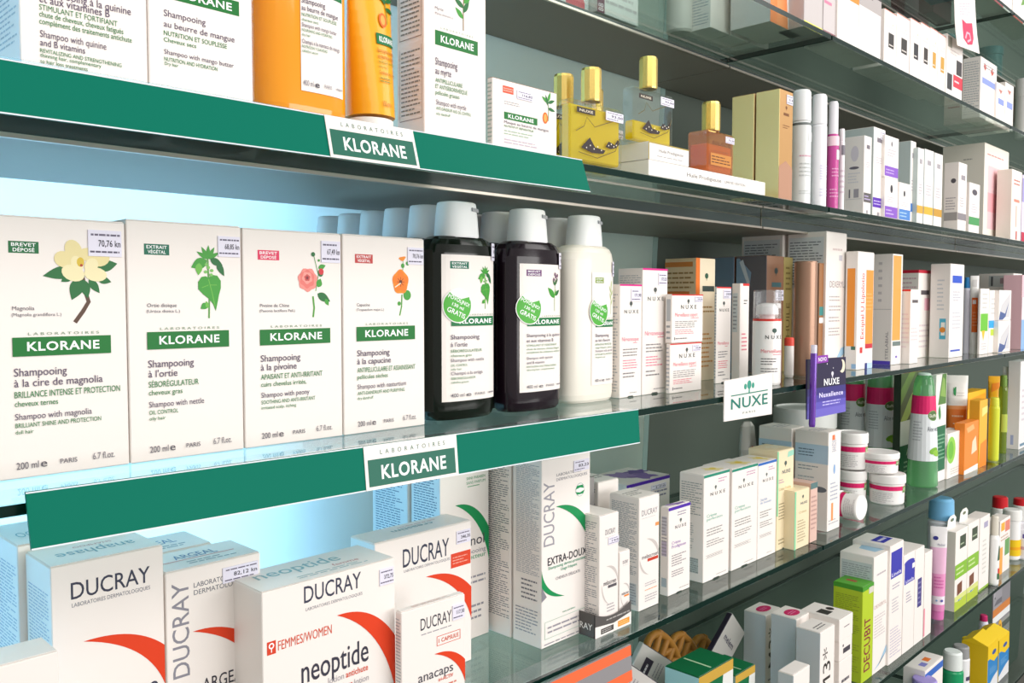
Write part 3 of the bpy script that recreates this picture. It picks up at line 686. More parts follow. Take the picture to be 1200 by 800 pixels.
box('tall_carton', 'tall white carton with dense grey side text, behind the emollient one', 'medicine box', ZC, Y_ + d_ + .006, 0, 0, 0, d=.075, X0=X_ - .006, wd=w_, h=h_ * .995, left=[R(.05, .6, .93, .965, 'dfe3e6'), L(.08, .62, .9, .94, 16, '767d84')])
OR = 'f59a3e'
box('medicine_carton', 'white carton with red vertical text between orange panels', 'medicine box', ZC, .585, 1003.5, 1022.5, 294.5, ub=990.5, front=[T('Excipial U Lipolotio', .22, .26, .42, .82, 'd23a3a', 90), R(.2, .14, .36, .19, 'd23a3a'), R(.52, .215, .97, .85, OR), R(.52, .175, .97, .215, 'c8283c'), L(.55, .5, .92, .66, 5, 'f7b36a'), R(.52, .0, .66, .05, '25307c'), R(.66, 0, .97, .05, 'bcd6f0')], left=[R(.15, .2, .8, .86, OR), R(.55, .17, .9, .2, '4d7c68'), R(.6, .01, .98, .05, '9cc4ea')], flap=True)
box('medicine_carton', 'white medicine carton with one orange strip and a blue base line', 'medicine box', ZC, .586, 1044.5, 1056, 297, ub=1023.5, front=[R(.05, .22, .85, .985, 'f7a552'), R(.1, .17, .9, .21, '6f7f7c'), R(.4, .06, .6, .08, '7a6ac0')], left=[R(0, 0, .95, .035, '5a48c0'), L(.25, .55, .45, .95, 6, 'cfc8c8'), R(.0, .50, .95, .504, 'b9b4b4'), T('STELABIAL', .68, .05, .82, .3, '9a9296', 90)])
box('medicine_carton', 'white carton with crimson top edge behind a shorter twin', 'medicine box', ZC, .62, 1075, 1089.5, 316, ub=1055, front=[R(0, .965, 1, 1, 'c8243c'), R(.2, .72, .85, .77, '5c5558'), R(.5, .54, .9, .68, 'f3bac6'), L(.1, .1, .9, .4, 5, 'ddcfd0')], left=[R(0, .965, 1, 1, 'c8243c'), L(.1, .73, .9, .93, 4, 'd9b9c0')], tcol='d8b0b8')
box('medicine_carton', 'shorter white carton whose side carries a red top line', 'medicine box', ZC, .572, 1066, 1075.5, 339, ub=1054.5, front=[R(.2, .82, .9, .86, '5c5558'), L(.1, .3, .9, .5, 4, 'ddcfd0')], left=[R(0, .975, 1, 1, 'dc3028'), L(.1, .2, .9, .7, 8, 'ecd9d9')])
box('medicine_carton', 'tall white carton with two blue squares on its front', 'medicine box', ZC, .575, 1112, 1128, 309, ub=1090, front=[R(.15, .80, .85, .88, '2b55c8'), L(.2, .6, .8, .72, 4, 'bcbcc8'), L(.2, .3, .8, .5, 5, 'ccccd4'), R(.1, .065, .8, .085, '3a5ac0')], left=[R(.5, .2, .82, .42, '5ab4d0'), R(.58, .24, .78, .38, 'f4f0e6'), D(.66, .3, .03, 'e8923a'), L(.35, .5, .7, .85, 8, 'cfcfd2')], flap=True)
X, r = cxy(1127.5, 1136.5, .60, ZC + .05); zt = at(1132, 325, .60).z - ZC; LB = M('e8e6f4', .3)
k = empty('blue_capped_bottle', (X, .60, EYE + ZC + .0002)); tag(k, 'slim white bottle with a blue cap among white cartons', 'bottle')
mb = MB(); mb.lathe([(0, .95, LB), (.003, 1, LB), (zt * .84, 1, LB), (zt * .86, .8, LB)], r, seg=28); mb.build('body', k)
mb = MB(); mb.lathe([(zt * .86, .8, M('2b86c6', .35)), (zt * .9, .8, M('2b86c6', .35)), (zt, .55, M('2b86c6', .35))], r, seg=28); mb.build('cap', k)
def squeeze_tube(name, label, sh, Yc, uL, uR, vT, bands, capz=.12, cap='f4f2f0', cat='tube', patch=(), group=None, flare=1.0, phi=None, yaw=0.0):
    """tube standing on its cap with a flat crimped end on top; bands: (from, to, colour) in parts of the height"""
    X, r = cxy(uL, uR, Yc, sh + .05); H = at((uL + uR) / 2, vT, Yc).z - sh
    t = empty(name, (X, Yc, EYE + sh + .0002), -yaw * math.atan2(X, Yc)); tag(t, label, cat, group)
    cb = MB(); cm = M(cap, .3); cb.lathe([(0, .86, cm), (.002, .9, cm), (H * capz - .001, .93, cm), (H * capz, .9, cm)], r, seg=32); cb.build('cap', t)
    def ring(z):
        f = (z - H * capz) / (H - H * capz); a = r * (.95 + .16 * f * flare); b = r * (.95 * (1 - f) ** .75) + .0012
        return [(a * math.copysign(abs(math.cos(q)) ** .85, math.cos(q)), b * math.sin(q), z) for q in [2 * math.pi * i / 32 for i in range(32)]]
    tb = MB(); zs = []; ms = []
    for z0, z1, col in bands:
        n = max(2, int((z1 - z0) * 14))
        for i in range(n):
            zs.append(H * (z0 + (z1 - z0) * i / n)); ms.append(M(col, .3, 0, .2))
    zs.append(H * bands[-1][1])
    tb.loft([ring(max(z, H * capz)) for z in zs], ms); 
    tb.build('tube', t)
    if patch:
        class TS:
            curved = True
            def __init__(s): s.w, s.h = r * 1.7, H
            def pt(s, x, y, off):
                z = max(y, H * capz); f = (z - H * capz) / (H - H * capz); a = r * (.95 + .16 * f * flare); b = r * (.95 * (1 - f) ** .75) + .0012
                xx = (x - s.w / 2); q = min(.98, abs(xx / a))
                return Vector((xx, -b * math.sqrt(1 - q ** 2.35) - off - .0008, y))
        pb = MB(); put(pb, TS(), patch); pb.build('printing', t)
    return t
squeeze_tube('cream_tube', 'white tube with an orange panel among the far white cartons', ZC, .585, 1136, 1145.5, 323, [(.1, 1, 'f4f1ee')], .1, yaw=.85, patch=[R(.1, .28, 1, .72, 'f0702a'), R(.2, .64, .7, .69, 'ffffff'), L(.2, .35, .9, .55, 5, 'f5a070'), R(.2, .86, .8, .95, 'd8d4d2')])
box('medicine_carton', 'white carton with a green square on its front', 'medicine box', ZC, .565, 1148, 1158, 338, ub=1146, front=[R(.05, .35, .9, .62, '6cc030'), P([(.2, .36), (.6, .36), (.4, .2)], 'f0c030'), L(.2, .68, .8, .95, 4, 'd0d0cc'), L(.2, .06, .8, .18, 3, 'ccc8c8')])
box('medicine_carton', 'white carton with a light blue square beside the green-squared one', 'medicine box', ZC, .566, 1158.5, 1168, 340, d=.03, front=[R(0, .4, .6, .52, '2aa6e8'), R(.2, .28, .6, .38, 'c0d840'), L(.2, .6, .8, .9, 4, 'd0d0d0')])
o = box('picture_carton', 'grey-white pictured carton, lower one of two stacked', 'medicine box', ZC, .556, 1170, 1184, 376, d=.04, front=[P([(0, .1), (.9, .1), (.9, .9), (.2, .5)], 'd2d0d2'), P([(0, .02), (.1, .3), (.5, .22), (.8, .6), (.55, .12), (.3, .02)], '4a5f94')])
X_, w_, Y_, d_, z_, h_ = o['_dims']
box('picture_carton', 'grey-white pictured carton, upper one of two stacked', 'medicine box', ZC, .557, 0, 0, 0, d=d_, X0=X_ + .003, wd=w_, h=h_ * .95, z0=ZC + h_ + .0006, front=[P([(0, .1), (.9, .1), (.9, .9), (.2, .5)], 'd2d0d2'), P([(0, .02), (.1, .3), (.5, .22), (.8, .6), (.55, .12), (.3, .02)], '4a5f94')])
box('wide_carton', 'wide grey and white carton behind the pictured stack', 'medicine box', ZC, .605, 1186, 1196, 320, ub=1146, front=[L(.2, .1, .8, .4, 4, 'd4d0d0')], left=[R(.3, .82, 1, .97, 'c9cac9'), R(.36, .83, .42, .96, '5c5c60'), R(.62, .86, .95, .94, 'a68f94')])
box('pink_blue_carton', 'carton with pink and blue front at the far picture edge', 'medicine box', ZC, .558, 1196.5, 1210, 322, d=.04, col='f0c4cc', front=[R(0, 0, 1, .4, '8fb8e8'), R(0, .4, 1, .7, 'f3e4ea')])
# shelf signs
def upright_card(name, label, cat, tl, tr, br, bl, Y, cmds, th=.0012, col=WHITE):
    e = Vector((0, 0, EYE)); A = at(*tl, Y) + e; B = at(*tr, Y) + e; Cc = at(*br, Y) + e; Dd = at(*bl, Y) + e
    mb = MB(); t = Vector((0, th, 0)); mb.hexa([Dd, Cc, Cc + t, Dd + t, A, B, B + t, A + t], col)
    put(mb, Quad(Dd, Cc, A, B), cmds); o = mb.build(name); tag(o, label, cat); return o
o = upright_card('shelf_sign', 'white sign with a green tree hanging on the shelf edge', 'sign', (849, 446), (905, 436), (904.5, 485), (848.5, 494), .5335,
    [D(.5, .80, .105, '3a9a86', 1.0), D(.42, .77, .07, '3a9a86'), D(.58, .77, .07, '3a9a86'), P([(.485, .6), (.515, .6), (.51, .75), (.49, .75)], '3a9a86'), R(.13, .585, .9, .612, '1a8070'), T('NUXE', .13, .27, .9, .52, '1a7a6c', 0, 1), T('P A R I S', .37, .12, .63, .165, '6a8a84')])
hk = MB(); pA = at(857, 444, .5335) + Vector((0, 0, EYE)); 
hk.rbox(pA.x, .5347, EYE + ZC - .012, pA.x + .05, .56, EYE + ZC - .0085, CLEARP, .0003); hk.build('hanging_clip', o)
t = empty('tester_display', (0, 0, 0)); 
e = Vector((0, 0, EYE)); Yt = .530
A = at(945.5, 421, Yt) + e; B = at(991, 418, Yt) + e; Cc = at(991, 482, Yt) + e; Dd = at(945.5, 491.5, Yt) + e
t.location = (Dd + Cc) / 2; off_ = -t.location
mb = MB(); th = Vector((0, .0015, 0)); q = [Dd, Cc, Cc + th, Dd + th, A, B, B + th, A + th]; mb.hexa([p + off_ for p in q], '2a2350')
S = Quad(Dd + off_, Cc + off_, A + off_, B + off_)
put(mb, S, [R(.0, 0, 1, .14, '6e63c4'), R(0, .14, 1, .26, '5d52b6'), R(0, .26, 1, .38, '4a3f9c'), R(0, .38, 1, .5, '382f7c'), R(0, .5, 1, 1, '241d40')] + [D(.9, .84, .12, 'f2e6c8', 1), D(.84, .865, .11, '241d40', 1)] + tree(.64, .66, .1, 'e8e4f0') + [T('NUXE', .42, .53, .82, .64, 'ffffff', 0, 2), T('Nuxellence', .3, .33, .92, .41, 'e6e0ff', 0, 2), L(.38, .17, .85, .27, 2, 'c9c2f4'), D(.5, .9, .012, 'ffffff'), D(.66, .82, .01, 'ffffff')])
mb.build('backing_card', t)
A = at(957, 417, Yt - .001) + e; B = at(970.5, 415.5, Yt - .001) + e; Cc = at(970.5, 424, Yt - .001) + e; Dd = at(957, 426, Yt - .001) + e
mb = MB(); mb.hexa([p + off_ for p in (Dd, Cc, Cc + th * .5, Dd + th * .5, A, B, B + th * .5, A + th * .5)], '8a2ca8'); put(mb, Quad(Dd + off_, Cc + off_, A + off_, B + off_), [T('NOVO', .15, .25, .85, .75, 'ffffff', 0, 1)]); mb.build('corner_tag', t)
pt = at(954, 404, Yt - .008) + e; pb = at(951.5, 500, Yt - .008) + e
mb = MB(); PP = M('6a3aa6', .2, .3, .5); rad = .0044
ax = (pb - pt); 
rings = []
for f, k in ((0, .7), (.005, .9), (.1, .9), (.1, 1), (.97, 1), (1, .85)):
    c_ = pt + ax * f + off_; rings.append([(c_.x + rad * k * math.cos(2 * math.pi * i / 20), c_.y + rad * k * math.sin(2 * math.pi * i / 20), c_.z) for i in range(20)])
mb.loft(rings, [M('e9e4f4', .3), M('e9e4f4', .3), PP, PP, PP]); 
mb.build('tester_tube', t)
tag(t, 'purple night-cream tester tube on a dark starry card, clipped to the shelf', 'tester')
hk = MB(); hk.rbox(-.012, .0015, ZC + EYE - .012 - t.location.z, .012, YF - Yt + .01, ZC + EYE - .0085 - t.location.z, CLEARP, .0003); hk.build('shelf_clip', t)
# ------------------------------------------------------------------ cartons with the swooshes (shelf below)
RS, GS = 'e0401c', '139052'
def bez(p0, p1, p2, n=14):
    return [((1 - t) ** 2 * p0[0] + 2 * (1 - t) * t * p1[0] + t * t * p2[0], (1 - t) ** 2 * p0[1] + 2 * (1 - t) * t * p1[1] + t * t * p2[1]) for t in [i / n for i in range(n + 1)]]
def swoosh(x0, y0, yo, yi, col, xr=.998, bow=.55):
    """crescent that starts at x0,y0 and swells to the right edge between rows yo (outer) and yi (inner)"""
    a = bez((x0, y0), (x0 + (xr - x0) * .62, y0 + .012), (xr, yo)); b = bez((xr, yi), (x0 + (xr - x0) * .78, y0 - (y0 - yi) * .25), (x0, y0))
    return [P(a + b[:-1], col)]
def swl(x1, y1, yo, yi, col, xl=.002):
    a = bez((xl, yo), (xl + .04, y1 + (yo - y1) * .3), (x1, y1)); b = bez((x1, y1), (xl + (x1 - xl) * .28, y1 + .01), (xl, yi))
    return [P(b + a[:1] + a[1:-1], col)]
DK = '3c3f52'
SG = 'swoosh cartons on the shelf behind the grey and orange rail'
o = box('hair_lotion_carton', 'white carton with upside-down lid text and red swoosh, nearest the lower corner', 'medicine box', ZD, .60, 65.5, 195.5, 665, ub=33, front=[T('DUCRAY', .165, .868, .87, .93, DK), T('LABORATOIRES DERMATOLOGIQUES', .17, .838, .87, .853, '7b7d88')] + swoosh(.26, .70, .6, .44, RS) + [T('anaphase', .2, .42, .93, .49, DK)], left=side(44, '9db4cf', .1, .9, .1, .9), top=[T('anaphase', .15, .3, .85, .55, '7fa3ad', 180), T('SHAMPOO', .35, .68, .7, .76, 'c98a86', 180)], group=SG, flap=True, lcol='eef2f5')  # left face tinted pale blue: glow of the lit panel put in colour
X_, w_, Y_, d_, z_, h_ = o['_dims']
box('hair_lotion_carton', 'blue-lit white carton peeking out behind the upside-down lid text carton', 'medicine box', ZD, Y_ + d_ + .004, 0, 0, 0, d=.07, X0=X_ - .004, wd=w_, h=h_ + .004, left=side(44, '8fb0cc', .06, .94, .1, .92), top=[T('SHAMPOO', .1, .3, .6, .5, '7fa3ad', 180)], group=SG, flap=True, lcol='e6eff5')  # panel's blue glow painted into the side colour and its small print
box('small_carton', 'small white carton top poking up at the lower corner of the photo', 'medicine box', ZD, .548, -30, 74, 790, d=.03, top=[], flap=True)
o = box('shampoo_carton', 'white carton with sideways grey lettering, red swoosh and blue lid text', 'medicine box', ZD, .602, 197.5, 307.5, 672, d=.048, front=[T('DUCRAY', .06, .50, .225, .945, '8c8a94', 90), T('LABORATOIRES', .28, .905, .72, .928, '6d6f7a'), T('DERMATOLOGIQUES', .28, .87, .93, .893, '6d6f7a')] + swoosh(.26, .70, .53, .36, RS) + [T('ARGEAL', .35, .40, .84, .46, '35343e'), L(.5, .36, .96, .385, 1, 'c9484a')], left=side(40, 'a0a6ae'), top=[T('ARGEAL', .25, .5, .7, .72, '5a7ea8'), R(.1, .42, .85, .45, 'd98a80'), L(.3, .15, .8, .35, 2, '9aa0a6')], group=SG, st=(.58, .89, .97, .965, '82,12 kn'), flap=True)
X_, w_, Y_, d_, z_, h_ = o['_dims']
box('shampoo_carton', 'bluish-lidded white carton behind the one with sideways lettering', 'medicine box', ZD, Y_ + d_ + .003, 0, 0, 0, d=.05, X0=X_ - .014, wd=w_, h=h_, top=[T('ARGEAL', .3, .45, .75, .68, '5a7ea8'), L(.3, .15, .8, .35, 2, '7f93a6')], group=SG, flap=True)
box('lotion_carton', 'wide white carton marked for women with a big red swoosh', 'medicine box', ZD, .56, 309, 463.5, 695, d=.052, front=[T('DUCRAY', .29, .885, .72, .975, DK), T('LABORATOIRES DERMATOLOGIQUES', .3, .84, .73, .857, '85868f'), R(.03, .665, .09, .735, 'd8452c'), D(.06, .71, .016, 'ffffff'), D(.06, .71, .009, 'd8452c'), R(.057, .675, .063, .695, 'ffffff'), T('FEMMES/WOMEN', .105, .675, .49, .725, 'd8583e')] + swoosh(.53, .765, .54, .21, RS) + [T('neoptide', .265, .45, .775, .58, '3b3a48'), T('lotion', .46, .395, .58, .43, 'b0acb0'), T('antichute', .595, .395, .77, .43, 'd8583e', 0, 1), T('hair loss', .48, .335, .645, .37, 'd8583e', 0, 1), T('lotion', .66, .335, .775, .37, 'b0acb0')], top=[T('neoptide', .1, .5, .72, .8, '8fb5bb'), T('femme', .6, .3, .8, .4, 'c98a86'), L(.3, .12, .85, .26, 2, '9fb8bc')], yaw=.0, group=SG, st=(.87, .86, .985, .955, '372,75'), flap=True)
box('lotion_carton', 'white carton with a red square and swoosh behind the capsule carton', 'medicine box', ZD, .61, 440, 552.5, 638, ub=411, front=[T('DUCRAY', .27, .80, .75, .92, DK), T('LABORATOIRES DERMATOLOGIQUES', .28, .765, .76, .783, '85868f'), R(.77, .70, .99, .80, 'e0482c'), L(.79, .72, .96, .78, 3, 'f0a898')] + swoosh(.5, .695, .53, .3, RS), left=side(30, '8fb0cc'), top=[T('creastim', .3, .42, .72, .62, '7fa3ad', 180), L(.4, .7, .8, .78, 1, 'c98a86')], group=SG, st=(.83, .86, .985, .95, '346,35'), flap=True, lcol='e6eff5')  # side face and its print coloured blue, as lit by the panel
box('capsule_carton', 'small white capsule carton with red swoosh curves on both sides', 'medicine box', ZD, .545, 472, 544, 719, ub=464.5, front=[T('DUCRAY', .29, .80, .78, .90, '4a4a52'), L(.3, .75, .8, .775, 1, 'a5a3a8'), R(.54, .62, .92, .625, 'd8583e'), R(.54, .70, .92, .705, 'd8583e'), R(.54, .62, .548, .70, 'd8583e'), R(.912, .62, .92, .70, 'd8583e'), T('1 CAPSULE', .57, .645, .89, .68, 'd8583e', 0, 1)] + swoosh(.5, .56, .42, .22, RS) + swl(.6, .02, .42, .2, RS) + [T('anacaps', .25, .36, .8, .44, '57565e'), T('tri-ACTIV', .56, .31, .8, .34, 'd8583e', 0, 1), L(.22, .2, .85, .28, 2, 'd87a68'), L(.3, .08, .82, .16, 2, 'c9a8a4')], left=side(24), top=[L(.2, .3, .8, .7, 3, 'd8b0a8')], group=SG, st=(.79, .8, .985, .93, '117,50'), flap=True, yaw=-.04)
o = box('shampoo_carton', 'tall white carton with green swoosh half hidden under the green rail', 'medicine box', ZD, .648, 516, 573, 538, ub=482, front=[R(.55, .845, .8, .85, '7fb08a'), T('SANS PARABEN', .53, .885, .92, .9, '4a9a6a'), T('SANS PARFUM', .53, .86, .92, .875, '4a9a6a')] + swoosh(.3, .76, .6, .42, GS) + [T('Sensinol', -.0 + .1, .52, .9, .575, '4a4a52'), T('shampooing', .3, .475, .93, .5, '9a98a0'), T('protecteur', .35, .445, .93, .47, '3a9a6a'), L(.3, .3, .95, .36, 2, '9a98a0'), L(.3, .1, .9, .2, 3, '9a98a0')], left=side(46, '5f7f9e', .1, .9), h=.19, group=SG, lcol='dbe9f2')  # blue of the backlight mixed into the left face and text colour
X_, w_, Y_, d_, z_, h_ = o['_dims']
box('shampoo_carton', 'blue-lit white carton deeper in, behind the half hidden green swoosh one', 'medicine box', ZD, Y_ + d_ + .004, 0, 0, 0, d=.06, X0=X_ - .002, wd=w_, h=h_, left=side(46, '5f7f9e', .1, .9), group=SG, lcol='dbe9f2')  # lcol and side text carry the panel's blue light as colour
o = box('shampoo_carton', 'tall white carton with bold green swoosh at the end of the green rail', 'medicine box', ZD, .5775, 634.5, 691, 540, ub=601, front=[T('DUCRAY', .04, .54, .25, .88, '9c9aa2', 90), T('LABORATOIRES', .29, .90, .8, .915, '8a8890'), T('DERMATOLOGIQUES', .29, .875, .93, .89, '8a8890'), D(.78, .80, .037, 'a8b8b0', 1.0), D(.78, .80, .034, 'f4f1ee'), P([(.68, .805), (.72, .825), (.84, .825), (.86, .805), (.78, .812)], '139052'), P([(.68, .792), (.78, .785), (.88, .795), (.84, .775), (.72, .775)], '139052')] + swoosh(.28, .74, .6, .46, GS) + swl(.46, .245, .42, .33, GS) + [P([(0, .25), (.1, .27), (0, .33)], '8a8890'), T('EXTRA-DOUX', .12, .435, .92, .475, '33343c', 0, 1), T('Shampooing dermo-protecteur', .13, .412, .9, .428, '3a9a7a'), T('Usage fréquent', .38, .388, .72, .404, '3a9a7a'), T('CHEVEUX DÉLICATS', .28, .345, .78, .36, '7c7a82'), T('sans paraben', .42, .155, .68, .165, '4a9a7a'), R(.06, .135, .96, .137, '8fbfa8'), R(.06, .045, .96, .047, '8fbfa8'), R(.06, .045, .067, .135, '8fbfa8'), R(.953, .045, .96, .135, '8fbfa8'), L(.12, .065, .9, .115, 2, '9a98a0'), L(.05, .01, .9, .025, 1, '9a98a0')], left=side(50, '9a9ca6', .12, .92, .38, .97) + [L(.3, .24, .85, .36, 5, '77757c'), L(.1, .06, .9, .2, 8, '9a9ca6')], group=SG, st=(.64, .905, .96, .965, '83,23'))
X_, w_, Y_, d_, z_, h_ = o['_dims']
box('shampoo_carton', 'tall white text-covered carton right behind the bold green swoosh one', 'medicine box', ZD, Y_ + d_ + .003, 0, 0, 0, d=.0475, X0=X_ - .0005, wd=w_, h=h_, left=side(52, '6f737c', .1, .95, .1, .97), group=SG)
# anti-spot cartons in a counter tray
def mela(bar): return [T('DUCRAY', .3, .83, .82, .875, '6f6d76'), R(.3, .805, .84, .808, 'b8b4b8')] + [P(bez((.35, .56), (.9, .57), (.97, .43)) + bez((.97, .40), (.85, .53), (.35, .56))[:-1], 'cdc5c0'), P(bez((.12, .42), (.1, .27), (.55, .22)) + bez((.55, .22), (.22, .27), (.12, .42))[:-1], 'cdc5c0'), T('melascreen', .22, .40, .88, .44, '5a565c'), R(.45, .368, .9, .392, bar), L(.4, .16, .8, .24, 3, 'b5b0b4')]
tr = empty('counter_tray', (0, 0, 0)); xa = baseX(697, .556, ZD + .01); xb = baseX(739, .556, ZD + .01); zh = .022
tr.location = ((xa + xb) / 2, .585, EYE + ZD + .0002); hw = (xb - xa) / 2
mb = MB(); TG = M('5a5654', .4); 
mb.rbox(-hw, -.0285, 0, hw, .028, .0012, TG, .0003); mb.rbox(-hw, -.0285, .0012, -hw + .0012, .028, zh * 1.15, TG, .0003); mb.rbox(hw - .0012, -.0285, .0012, hw, .028, zh * .9, TG, .0003); mb.rbox(-hw, .027, .0012, hw, .028, zh, TG, .0003)
pts = [(-hw, -.029), (hw, -.029), (hw, -.0278), (-hw, -.0278)]
N_ = 12; V = []
for i in range(N_ + 1):
    f = i / N_; x = -hw + 2 * hw * f; z = zh * (.82 + .34 * abs(f * 2 - 1) ** 2); V += [(x, -.0295, 0), (x, -.0295, z), (x, -.0285, 0), (x, -.0285, z)]
mb.add(V, [q for i in range(N_) for q in ((4 * i, 4 * i + 4, 4 * i + 5, 4 * i + 1), (4 * i + 2, 4 * i + 3, 4 * i + 7, 4 * i + 6), (4 * i + 1, 4 * i + 5, 4 * i + 7, 4 * i + 3))], TG)
put(mb, Flat((-hw, -.0296, 0), (1, 0, 0), (0, 0, 1), 2 * hw, zh), [P([(0, 0), (1, 0), (1, .62), (.5, .42), (0, .56)], WHITE), L(.3, .62, .95, .78, 1, 'b8b4b0'), R(.15, .1, .5, .36, '4a4644'), L(.18, .14, .47, .32, 2, 'c9c5c0'), R(.62, .12, .95, .4, 'f09a2a'), L(.65, .16, .92, .36, 2, 'fbd9a0')])
put(mb, Flat((-hw, .028, 0), (0, -1, 0), (0, 0, 1), .0565, zh), [T('DUCRAY', .3, .35, .95, .65, 'f4f1ee')])
mb.build('tray', tr); tag(tr, 'dark grey counter tray with an orange label holding two small cartons', 'display tray')
box('spot_cream_carton', 'white spot cream carton with grey bar standing in the dark tray', 'medicine box', ZD + .0015, .558, 702, 724.5, 606, d=.044, front=mela('5a565c'), left=side(36, '8a8e96'), st=(.45, .74, .98, .8, '166'), flap=True)
box('spot_cream_carton', 'shorter spot cream carton with an orange bar in the dark tray', 'medicine box', ZD + .0015, .559, 725.8, 738, 648, d=.03, front=mela('f08a2c'), flap=True)
o = box('spot_cream_carton', 'large spot cream carton with a red bar right of the dark tray', 'medicine box', ZD, .57, 748.5, 772, 585, ub=714, front=[T('DUCRAY', .12, .84, .9, .89, '8f8d94'), R(.12, .815, .8, .818, 'b8b4b8')] + [P(bez((.35, .63), (.95, .62), (.99, .47)) + bez((.99, .43), (.85, .58), (.35, .63))[:-1], 'cdc5c0'), P(bez((.04, .46), (.02, .33), (.5, .30)) + bez((.5, .30), (.18, .34), (.04, .46))[:-1], 'cdc5c0'), T('melascreen', .15, .455, .95, .49, '5a565c'), R(.42, .42, .95, .447, 'c8402c'), R(.8, .72, .98, .75, 'f09a5a'), L(.3, .2, .9, .24, 2, 'b5b0b4'), L(.3, .16, .9, .18, 1, 'f0a060'), L(.3, .06, .9, .13, 3, 'b5b0b4')], left=side(34, '8f939b', .08, .92, .3, .95) + [R(.62, .05, .92, .24, 'c9ccce'), L(.62, .05, .92, .24, 8, '8f939b')], flap=True, top=toplines('8a8680'))
X_, w_, Y_, d_, z_, h_ = o['_dims']
box('spot_cream_carton', 'spot cream carton standing behind the large red-barred one', 'medicine box', ZD, Y_ + d_ + .02, 0, 0, 0, d=.055, X0=X_ + .004, wd=w_, h=h_ + .008, left=side(30, '8f939b'), flap=True, top=toplines('8a8680'))
box('grey_carton', 'grey carton edge just behind the bold green swoosh carton', 'medicine box', ZD, .63, 690, 696, 560, d=.03, col='8f8c8a')
PG = 'purple-topped night cream cartons'
box('night_cream_carton', 'low wide carton with purple flowers on top, at the back', 'skincare box', ZD, .70, 734, 784.5, 569, d=.075, h=None, front=[R(0, .955, 1, 1, '4f27a8'), L(.6, .72, .95, .84, 2, '8a84a0'), L(.2, .6, .8, .66, 1, 'c9b8d8')], top=[P(blob(.62, .35, .22, .3, 10, 18, .25, 5), '8a6ab0'), P(blob(.45, .6, .2, .25, 40, 18, .3, 6), 'a78ac4'), P(blob(.8, .6, .15, .2, 70, 18, .3, 6), '6f4f9e')], group=PG, st=(.55, .84, .9, .91, '176'), flap=True)
box('night_cream_carton', 'small carton with a purple flowered lid right of the red-barred one', 'skincare box', ZD, .575, 783, 808.5, 596, ub=773.5, front=[R(0, .965, 1, 1, '4f27a8')] + [L(.4, .88, .8, .94, 2, '8a84a0')] + tree(.55, .80, .05) + [T('N U X E', .3, .745, .8, .78, '5a5560', 0, 1), T('Crème', .15, .575, .55, .61, 'a78ac4'), T('Prodigieuse', .15, .53, .8, .565, 'a78ac4'), L(.15, .32, .8, .46, 5, '8f8a90'), L(.15, .2, .7, .28, 3, '8f8a90'), L(.5, .04, .95, .06, 1, 'a5a0a0')], left=[R(.2, .7, .8, .9, 'd0ccd4'), R(.2, .45, .8, .62, 'c9bcd2'), R(.2, .1, .8, .2, 'b0bcc4'), L(.2, .45, .8, .9, 12, '9f9aa4')], top=[P(blob(.6, .4, .25, .28, 10, 18, .3, 5), '8a6ab0'), P(blob(.35, .65, .2, .25, 40, 18, .3, 6), 'a78ac4')], group=PG, flap=True, notch=True)
def nx2(col, nm1, nm2): return [R(0, .975, 1, 1, col), L(.55, .9, .9, .95, 2, 'c08ab0')] + tree(.45, .845, .04) + [T('N U X E', .25, .795, .82, .825, '5a5f5d', 0, 1), T(nm1, .12, .60, .5, .63, '7fc0ae' if col != '2a6ac0' else '9fb8d8'), T(nm2, .12, .57, .72, .595, '7fc0ae' if col != '2a6ac0' else '9fb8d8'), L(.12, .42, .75, .5, 3, '9a9a98'), L(.12, .32, .8, .39, 3, '9a9a98'), R(.1, .245, .75, .248, '9a9a98'), R(.1, .22, .75, .223, '9a9a98'), L(.14, .226, .72, .243, 1, 'b0b0ae'), L(.5, .03, .9, .045, 1, 'a5a0a0')]
WT = [P(blob(.7, .4, .2, .3, 20, 16, .3, 5), 'f0e0a0'), P(blob(.72, .42, .08, .12), 'e8c840')]
CG = 'coloured-edge face cream cartons in a row'
box('face_cream_carton', 'white carton with a grey printed side, first green-edged one of the row', 'skincare box', ZD, .571, 824, 854, 558, ub=796, front=nx2('1f8a72', 'Crème', 'perfection'), left=[L(.08, .62, .92, .93, 14, 'a0a4a4'), L(.1, .3, .6, .55, 12, 'b0b4b4'), R(.2, .08, .8, .22, 'b9c0be'), L(.2, .08, .8, .22, 7, '8a908e')], top=WT, group=CG, flap=True, notch=True)
box('face_cream_carton', 'white carton with green top edge between first and blue-edged carton', 'skincare box', ZD, .571, 857, 887, 551, d=.045, front=nx2('1f8a72', 'Crème', 'perfection'), top=WT, group=CG, flap=True, notch=True)
box('face_cream_carton', 'white carton with a blue top edge touching the cream-coloured one', 'skincare box', ZD, .571, 887.6, 909, 544, d=.045, front=nx2('2a6ac0', 'Crème fraîche', 'de beauté'), top=WT, group=CG, flap=True)
box('face_cream_carton', 'tall cream-coloured carton with a green left edge', 'skincare box', ZD, .572, 909.8, 929, 530, d=.045, col='f0e0bc', front=[R(0, .35, .08, 1, '7fd0a0'), P([(.6, .92), (1, .93), (1, .985), (.65, .975)], '9fd8c0')] + tree(.5, .83, .06, '4f5f58') + [T('NUXE', .3, .765, .8, .80, '4f5f6a', 0, 1), L(.1, .67, .45, .72, 2, 'c09ab0'), T('Crème Fraîche', .12, .6, .85, .63, 'c9b88a'), L(.12, .3, .8, .48, 6, 'a89a78'), L(.12, .05, .7, .12, 2, 'a89a78')], top=[P(blob(.6, .5, .3, .25, 0, 16, .3, 5), 'f4ecd0')], group=CG, flap=True, notch=True)
